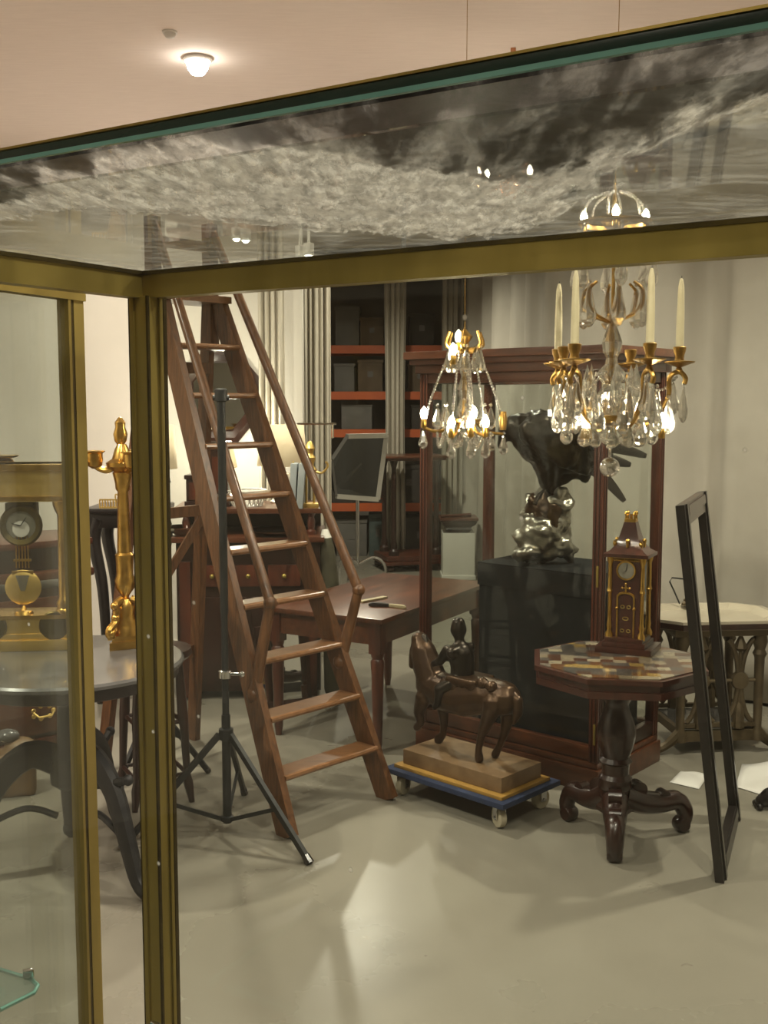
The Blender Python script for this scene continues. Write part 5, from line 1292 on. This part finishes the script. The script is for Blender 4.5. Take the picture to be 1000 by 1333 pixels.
tg = thing('wire_bracket', 'thin black bent wire on a small brass fitting at the back of the marble tray', 'wire', P(893, 784, ic.y + 0.16))
tg.location.z = zt_w + 0.012; ROOT[tg.name] = Matrix.Translation(tg.location)
k = rootm(tg).inverted(); Yq = tg.location.y
B().tube([k @ P(885, 786, Yq), k @ P(878, 770, Yq), k @ P(872, 757, Yq), k @ P(875, 752, Yq), k @ P(893, 754, Yq)], 0.004, 6).build('wire', M['iron'], tg)
B().lathe([(0.022, 0), (0.022, 0.012), (0.012, 0.02), (0.012, 0.03), (0, 0.034)], n=12).ball((0.03, 0, 0.012), 0.012).build('fitting', M['castiron'], tg)

# paper sheets on the floor
def sheet(pts, label, lift):
    q = B(); c = [G(*p, 0.004) for p in pts]
    n = 8; gr = []
    for i in range(n + 1):
        row = []
        for j in range(n + 1):
            a = c[0].lerp(c[1], i / n); b = c[3].lerp(c[2], i / n); p = a.lerp(b, j / n)
            row.append(q.bm.verts.new((p.x, p.y, 0.004 + lift * (0.5 - 0.5 * math.cos(i / n * 5)) * (j / n) ** 2)))
        gr.append(row)
    for i in range(n):
        for j in range(n): q.bm.faces.new((gr[i][j], gr[i + 1][j], gr[i + 1][j + 1], gr[i][j + 1]))
    o = q.build('paper_sheet', M['paper']); s = o.modifiers.new('thick', 'SOLIDIFY'); s.thickness = 0.0015
    tag(o, label, 'paper')
sheet([(872, 1018), (910, 1027), (922, 1010), (886, 1004)], 'white sheet on the floor between the table leg and the black frame', 0.01)
sheet([(958, 1024), (1030, 1046), (1060, 1010), (966, 994)], 'crumpled white sheet on the floor right of the black frame', 0.05)

# right edge: chair with turned legs, and white jar
jx = P(994, 985, 4.98)
jar = thing('white_jar', 'round pale earthenware jar on the floor at the right edge beside the iron stand', 'jar', (jx.x + 0.14, 4.86, 0))
B().lathe([(0.07, 0.02), (0.09, 0.03), (0.125, 0.10), (0.13, 0.16), (0.10, 0.22), (0.06, 0.24), (0, 0.24)], n=28).build('body', M['sheet'], jar)
B().lathe([(0.085, 0), (0.105, 0.012), (0.10, 0.025), (0.07, 0.03)], n=28).build('foot_ring', M['castiron'], jar)
cdl = thing('ebony_candlestick', 'black turned candlestick standing on the pale jar at the right edge', 'candlestick', (jx.x + 0.12, 4.86, 0.24))
B().lathe([(0.05, 0), (0.055, 0.012), (0.03, 0.025), (0.04, 0.06), (0.026, 0.085), (0.038, 0.13), (0.042, 0.18), (0.028, 0.22), (0.036, 0.27), (0.022, 0.31), (0.03, 0.35), (0.02, 0.36)], n=16).build('stem', M['ebony'], cdl)
B().lathe([(0.02, 0.36), (0.045, 0.37), (0.045, 0.38), (0.02, 0.385), (0.018, 0.42), (0, 0.42)], n=16).build('drip_pan', M['ebony'], cdl)
bf = G(996, 1052)
bo = thing('paw_carving', 'black carved animal paw standing on the floor at the right edge', 'carving', (bf.x + 0.02, bf.y, 0))
q = B(); limb(q, [(0.05, 0.0, 0.05), (0.0, 0, 0.045), (-0.035, 0, 0.03)], [0.05, 0.042, 0.028]); limb(q, [(0.05, 0, 0.05), (0.09, 0.02, 0.11)], [0.05, 0.04])
remesh(q.build('paw', M['ebony'], bo), 0.008, 3)
q = B()
for i in range(3): q.ball((-0.05, -0.025 + 0.025 * i, 0.014), 0.014)
q.build('toes', M['ebony'], bo)
M['gilt_c'] = mat('dull_gilt', (0.30, 0.17, 0.045), (0.48, 0.29, 0.08), rough=0.34, metal=1.0, scale=30)
# ------------------------------------------------------------------ crystal chandeliers
def drop(b, c, L, w, n=6):
    """faceted pear drop hanging from c"""
    return b.lathe([(0, 0), (w * 0.16, -0.10 * L), (w * 0.30, -0.35 * L), (w * 0.5, -0.66 * L), (w * 0.46, -0.82 * L), (w * 0.22, -0.96 * L), (0, -L)], c, n)
def beads(b, pts, r=0.006, gap=1.9):
    pts = [Vector(p) for p in pts]; acc = 0
    for p, q_ in zip(pts, pts[1:]):
        l = (q_ - p).length; s = -acc
        s += gap * r
        while s <= l:
            b.ball(p.lerp(q_, s / l), r, n=6); s += gap * r
        acc = l - (s - gap * r)
    return b
ndrop = 0
def crystal_drop(root, c, L, w):
    global ndrop
    q = B(); q.ball(Vector(c) + Vector((0, 0, 0.008)), 0.007, n=8); drop(q, c, L, w); ndrop += 1
    return q.build('crystal_drop', M['crystal'], root, angle=1)
def bulb(root, c, r=0.012, w=9.0):
    q = B().lathe([(0.006, -0.03), (r * 0.8, -0.012), (r, 0.0), (r * 0.7, r), (0, r * 1.9)], c, 12).build('bulb', M['bulb'], root)
    B().lathe([(0.010, -0.055), (0.012, -0.05), (0.010, -0.02), (0.006, -0.015)], c, 10).build('socket', M['gilt'], q)
    lamp('bulb_light', 'POINT', tuple(c), w, color=(1, 0.82, 0.6), radius=0.012, parent=root)

YC = 3.62
CX = P(795, 545, YC).x
z_of = lambda py: P(795, py, YC).z
k_ = YC / F
z0 = z_of(545)
chd = thing('crystal_chandelier', 'large gilt and crystal chandelier with ivory candles over the octagonal table', 'chandelier', (CX, YC, z_of(622)))
zb = lambda py: z_of(py) - z_of(622)
# centre stem and vase shaped glass
B().lathe([(0.004, zb(597)), (0.006, zb(585)), (0.012, zb(582)), (0.005, zb(578)), (0.010, zb(570)), (0.006, zb(560)), (0.02, zb(552))], n=12).build('pendant_rod', M['crystal'], chd)
B().ball((0, 0, zb(608)), 13.0 * k_, n=28).build('glass_ball', M['crystal'], chd, angle=60)
B().lathe([(0.02, zb(553)), (0.085, zb(550)), (0.092, zb(546)), (0.092, zb(541)), (0.08, zb(540)), (0.02, zb(543))], n=28).build('ring', M['gilt_c'], chd)
B().lathe([(0.03, zb(541)), (0.05, zb(530)), (0.055, zb(518)), (0.035, zb(506)), (0.028, zb(500)), (0.045, zb(492)), (0.046, zb(484)), (0.022, zb(474)), (0.018, zb(466)), (0.03, zb(458)), (0.034, zb(445)), (0.016, zb(425)), (0.012, zb(410)), (0, zb(400))], n=10).build('glass_vase', M['crystal'], chd, angle=5)
B().lathe([(0.006, zb(500)), (0.006, zb(300)), (0.03, zb(296)), (0.05, zb(286)), (0.012, zb(278)), (0.004, zb(240)), (0.0012, zb(230)), (0.0012, 3.17 - z_of(622)), (0.012, 3.175 - z_of(622)), (0.012, 3.2 - z_of(622))], n=14).build('stem', M['gilt_c'], chd)
arms = [(2, 88), (-72, 90), (-131, 92), (132, 88), (62, 90), (180, 62)]
ARMC = []
for i, (deg, rpx) in enumerate(arms):
    a = math.radians(deg); d = Vector((math.cos(a), math.sin(a), 0)); R_ = rpx * k_
    zc = zb(470)
    pts = crom([d * 0.07 + Vector((0, 0, zb(545))), d * R_ * 0.55 + Vector((0, 0, zb(552))), d * R_ * 0.84 + Vector((0, 0, zb(520))), d * R_ * 0.86 + Vector((0, 0, zb(492))), d * R_ + Vector((0, 0, zb(484))), d * R_ * 1.10 + Vector((0, 0, zb(492))), d * R_ * 1.08 + Vector((0, 0, zb(500)))], 5)
    am = B().tube(pts, 0.0085, 8).build('arm', M['gilt_c'], chd)
    q = B(); c = d * R_
    q.lathe([(0.006, zb(486)), (0.012, zb(482)), (0.008, zb(478)), (0.05, zb(472)), (0.052, zb(470.5)), (0.016, zb(469)), (0.014, zb(464)), (0.020, zb(458)), (0.022, zb(452)), (0.018, zb(451)), (0, zb(452))], c, 18)
    q.build('candle_socket', M['gilt_c'], am)
    ARMC.append((c, d, R_))
    # crystals under the cup and along the arm
    if len([1]):
        crystal_drop(am, d * R_ * 1.08 + Vector((0, 0, zb(502))), 0.125, 0.036)
        for t in range(5):
            b_ = a + (t - 2) * 0.16
            dd = Vector((math.cos(b_), math.sin(b_), 0))
            crystal_drop(chd, dd * R_ * (0.82, 0.66, 0.92, 0.66, 0.82)[t] + Vector((0, 0, zb((520, 506, 496, 506, 520)[t]))), 0.115, 0.046)
        beads_ = B(); beads(beads_, crom([d * R_ + Vector((0, 0, zb(488))), d * R_ * 0.7 + Vector((0, 0, zb(508))), d * 0.05 + Vector((0, 0, zb(485)))], 6), 0.0055)
        beads_.build('bead_chain', M['crystal'], chd, angle=60)
for i in range(10):
    a = 2 * PI * i / 10 + 0.2; d = Vector((math.cos(a), math.sin(a), 0))
    crystal_drop(chd, d * 0.092 + Vector((0, 0, zb(553))), 0.075, 0.042)
    if i % 2 == 0: crystal_drop(chd, d * 0.15 + Vector((0, 0, zb(545))), 0.09, 0.046)
for i in range(6):     # upright spires and hanging plaques between the tiers
    a = 2 * PI * i / 6 + 0.5; d = Vector((math.cos(a), math.sin(a), 0))
    q = B().lathe([(0.012, 0), (0.018, 0.015), (0.008, 0.03), (0.02, 0.06), (0.017, 0.11), (0, 0.17)], d * 0.085 + Vector((0, 0, zb(540))), 8); q.build('crystal_spire', M['crystal'], chd, angle=1)
    crystal_drop(chd, d * 0.10 + Vector((0, 0, zb(372))), 0.14, 0.05)
    crystal_drop(chd, d * 0.13 + Vector((0, 0, zb(330))), 0.12, 0.044)
    q = B().tube(crom([d * 0.01 + Vector((0, 0, zb(420))), d * 0.09 + Vector((0, 0, zb(405))), d * 0.10 + Vector((0, 0, zb(380))), d * 0.07 + Vector((0, 0, zb(368)))]), 0.005, 6); q.build('upper_scroll', M['gilt_c'], chd)
    q = B(); beads(q, crom([d * 0.12 + Vector((0, 0, zb(292))), d * 0.16 + Vector((0, 0, zb(330))), d * 0.10 + Vector((0, 0, zb(368)))], 8), 0.006); q.build('bead_chain', M['crystal'], chd, angle=60)
B().lathe([(0.10, zb(294)), (0.12, zb(291)), (0.12, zb(288)), (0.10, zb(288))], n=24, ring=True).build('upper_ring', M['gilt_c'], chd)
for i in range(6):
    a = 2 * PI * i / 6 + 0.1; d = Vector((math.cos(a), math.sin(a), 0))
    q = B(); beads(q, crom([d * 0.11 + Vector((0, 0, zb(288))), d * 0.085 + Vector((0, 0, zb(262))), d * 0.02 + Vector((0, 0, zb(250)))], 6), 0.006); q.build('bead_swag', M['crystal'], chd, angle=60)
for a in (-100, -10, 80, 170): bulb(chd, Vector((0.10 * math.cos(math.radians(a)), 0.10 * math.sin(math.radians(a)), zb(282))), w=4.0)
for (px, py, dy) in ((763, 549, -0.10), (862, 549, -0.06), (800, 540, 0.15), (735, 540, 0.10)):
    p = P(px, py, YC + dy); bulb(chd, p - Vector(chd.location), r=0.016, w=11.0)
lbls = ['ivory candle at the far right of the large chandelier', 'ivory candle on the near right arm of the large chandelier', 'ivory candle second from the left on the large chandelier', 'ivory candle at the far left of the large chandelier']
for i, lb in enumerate(lbls):
    c, d, R_ = ARMC[i]
    h = (90, 92, 92, 90)[i] * k_
    t = thing('candle', lb, 'candle', Vector(chd.location) + c + Vector((0, 0, zb(454.0))), 0, 'ivory candles on the large chandelier')
    q = B(); q.lathe([(0.0135, 0), (0.0128, h * 0.5), (0.0098, h * 0.88), (0.005, h * 0.985), (0, h)], n=14)
    q.build('wax', M['wax'], t)
    B().tube([(0, 0, h * 0.985), (0.001, 0, h * 1.03)], 0.0014, 5).build('wick', M['iron'], t)

# second chandelier in front of the cabinet's left corner
Y2 = 4.05
c2 = P(604, 590, Y2)
ch2 = thing('basket_chandelier', 'smaller crystal basket chandelier with lit bulbs before the cabinet corner', 'chandelier', (c2.x, Y2, c2.z))
k2 = Y2 / F
z2 = lambda py: P(604, py, Y2).z - c2.z
B().lathe([(0.006, z2(552)), (0.006, z2(448)), (0.02, z2(444)), (0.03, z2(438)), (0.003, z2(428)), (0.0012, z2(420)), (0.0012, 3.17 - c2.z), (0.012, 3.175 - c2.z), (0.012, 3.2 - c2.z)], n=12).build('stem', M['gilt_c'], ch2)
B().lathe([(0, z2(552)), (0.02, z2(545)), (0.03, z2(535)), (0.016, z2(520)), (0.028, z2(508)), (0.012, z2(490)), (0.02, z2(480)), (0, z2(470))], n=8).build('glass_vase', M['crystal'], ch2, angle=5)
B().lathe([(0.055, z2(552)), (0.062, z2(549)), (0.062, z2(545)), (0.055, z2(545))], n=24, ring=True).build('ring', M['gilt_c'], ch2)
B().lathe([(0.05, z2(460)), (0.056, z2(457)), (0.056, z2(453)), (0.05, z2(453))], n=24, ring=True).build('upper_ring', M['gilt_c'], ch2)
for i, (px, py, dy) in enumerate(((552, 538, 0.02), (588, 550, -0.12), (613, 549, -0.13), (632, 549, -0.10), (617, 537, 0.14), (655, 546, 0.04))):
    p = P(px, py, Y2 + dy) - c2
    d = Vector((p.x, p.y, 0)); R_ = d.length; d.normalize()
    am = B().tube(crom([d * 0.05 + Vector((0, 0, z2(550))), d * R_ * 0.6 + Vector((0, 0, z2(562))), d * R_ + Vector((0, 0, p.z - 0.055))]), 0.006, 8).build('arm', M['gilt_c'], ch2)
    if i < 5: bulb(ch2, p, r=0.014, w=7.0)
    else: B().lathe([(0.012, -0.04), (0.016, 0.0), (0.012, 0.03), (0, 0.03)], p, 10).build('candle_cup', M['gilt_c'], am)
    crystal_drop(am, d * R_ * 1.02 + Vector((0, 0, p.z - 0.06)), 0.075, 0.036)
    q = B(); beads(q, crom([d * R_ + Vector((0, 0, p.z - 0.04)), d * R_ * 0.8 + Vector((0, 0, z2(515))), d * 0.055 + Vector((0, 0, z2(458)))], 8), 0.006); q.build('bead_chain', M['crystal'], ch2, angle=60)
for i in range(8):
    a = 2 * PI * i / 8; b = a + 2 * PI / 8
    d, e = Vector((math.cos(a), math.sin(a), 0)), Vector((math.cos(b), math.sin(b), 0))
    q = B(); beads(q, crom([d * 0.10 + Vector((0, 0, z2(562))), (d + e) * 0.055 + Vector((0, 0, z2(582))), e * 0.10 + Vector((0, 0, z2(562)))], 6), 0.006); q.build('bead_swag', M['crystal'], ch2, angle=60)
    crystal_drop(ch2, d * 0.06 + Vector((0, 0, z2(454))), 0.09, 0.036)
    crystal_drop(ch2, d * 0.10 + Vector((0, 0, z2(530))), 0.085, 0.040)
for (px, py, dy) in ((597, 438, -0.04), (590, 455, -0.05)): bulb(ch2, P(px, py, Y2 + dy) - c2, r=0.013, w=3.0)
for i in range(6):
    a = 2 * PI * i / 6 + .3; d = Vector((math.cos(a), math.sin(a), 0))
    B().tube(crom([d * 0.05 + Vector((0, 0, z2(455))), d * 0.075 + Vector((0, 0, z2(448))), d * 0.06 + Vector((0, 0, z2(432)))]), 0.006, 6).build('upper_scroll', M['gilt_c'], ch2)
for (px, py) in ((598, 578), (617, 584), (641, 583), (583, 566)):
    p = P(px, py - 14, Y2 - 0.08) - c2; crystal_drop(ch2, p, 18 * k2, 11 * k2)

# third: copper chandelier added to imitate a reflected one, near the ceiling, farther back
Y3 = 4.9
c3 = P(666, 262, Y3)
ch3 = thing('reflected_chandelier', 'delicate copper armed chandelier added for a reflection, behind the stained glass near the ceiling', 'chandelier', (c3.x, Y3, c3.z))
z3 = lambda py: P(666, py, Y3).z - c3.z
M['copper'] = mat('copper', (0.55, 0.26, 0.14), (0.65, 0.33, 0.18), rough=0.3, metal=1.0, scale=20)
B().lathe([(0.006, z3(262)), (0.03, z3(254)), (0.04, z3(240)), (0.012, z3(228)), (0.004, z3(205)), (0.0012, z3(195)), (0.0012, 3.17 - c3.z), (0.012, 3.18 - c3.z), (0.012, 3.2 - c3.z)], n=14).build('stem', M['copper'], ch3)
B().lathe([(0.02, z3(228)), (0.05, z3(216)), (0.052, z3(204)), (0.03, z3(194)), (0.01, z3(190))], n=14).build('glass_bowl', M['crystal'], ch3, angle=60)
for i in range(6):
    a = 2 * PI * i / 6 - 0.35; d = Vector((math.cos(a), math.sin(a), 0)); R_ = 0.19
    am = B().tube(crom([d * 0.02 + Vector((0, 0, z3(236))), d * R_ * 0.6 + Vector((0, 0, z3(248))), d * R_ * 0.95 + Vector((0, 0, z3(232))), d * R_ + Vector((0, 0, z3(224)))]), 0.006, 8).build('arm', M['copper'], ch3)
    B().lathe([(0.006, z3(226)), (0.024, z3(222)), (0.026, z3(220)), (0.01, z3(219)), (0.011, z3(212))], d * R_, 14).build('cup', M['copper'], am)
    crystal_drop(am, d * R_ * 0.8 + Vector((0, 0, z3(246))), 0.05, 0.02)
for (px, py, dy) in ((625, 220, -0.1), (690, 222, -0.15), (634, 226, 0.1)): bulb(ch3, P(px, py, Y3 + dy) - c3, r=0.013, w=2.0)
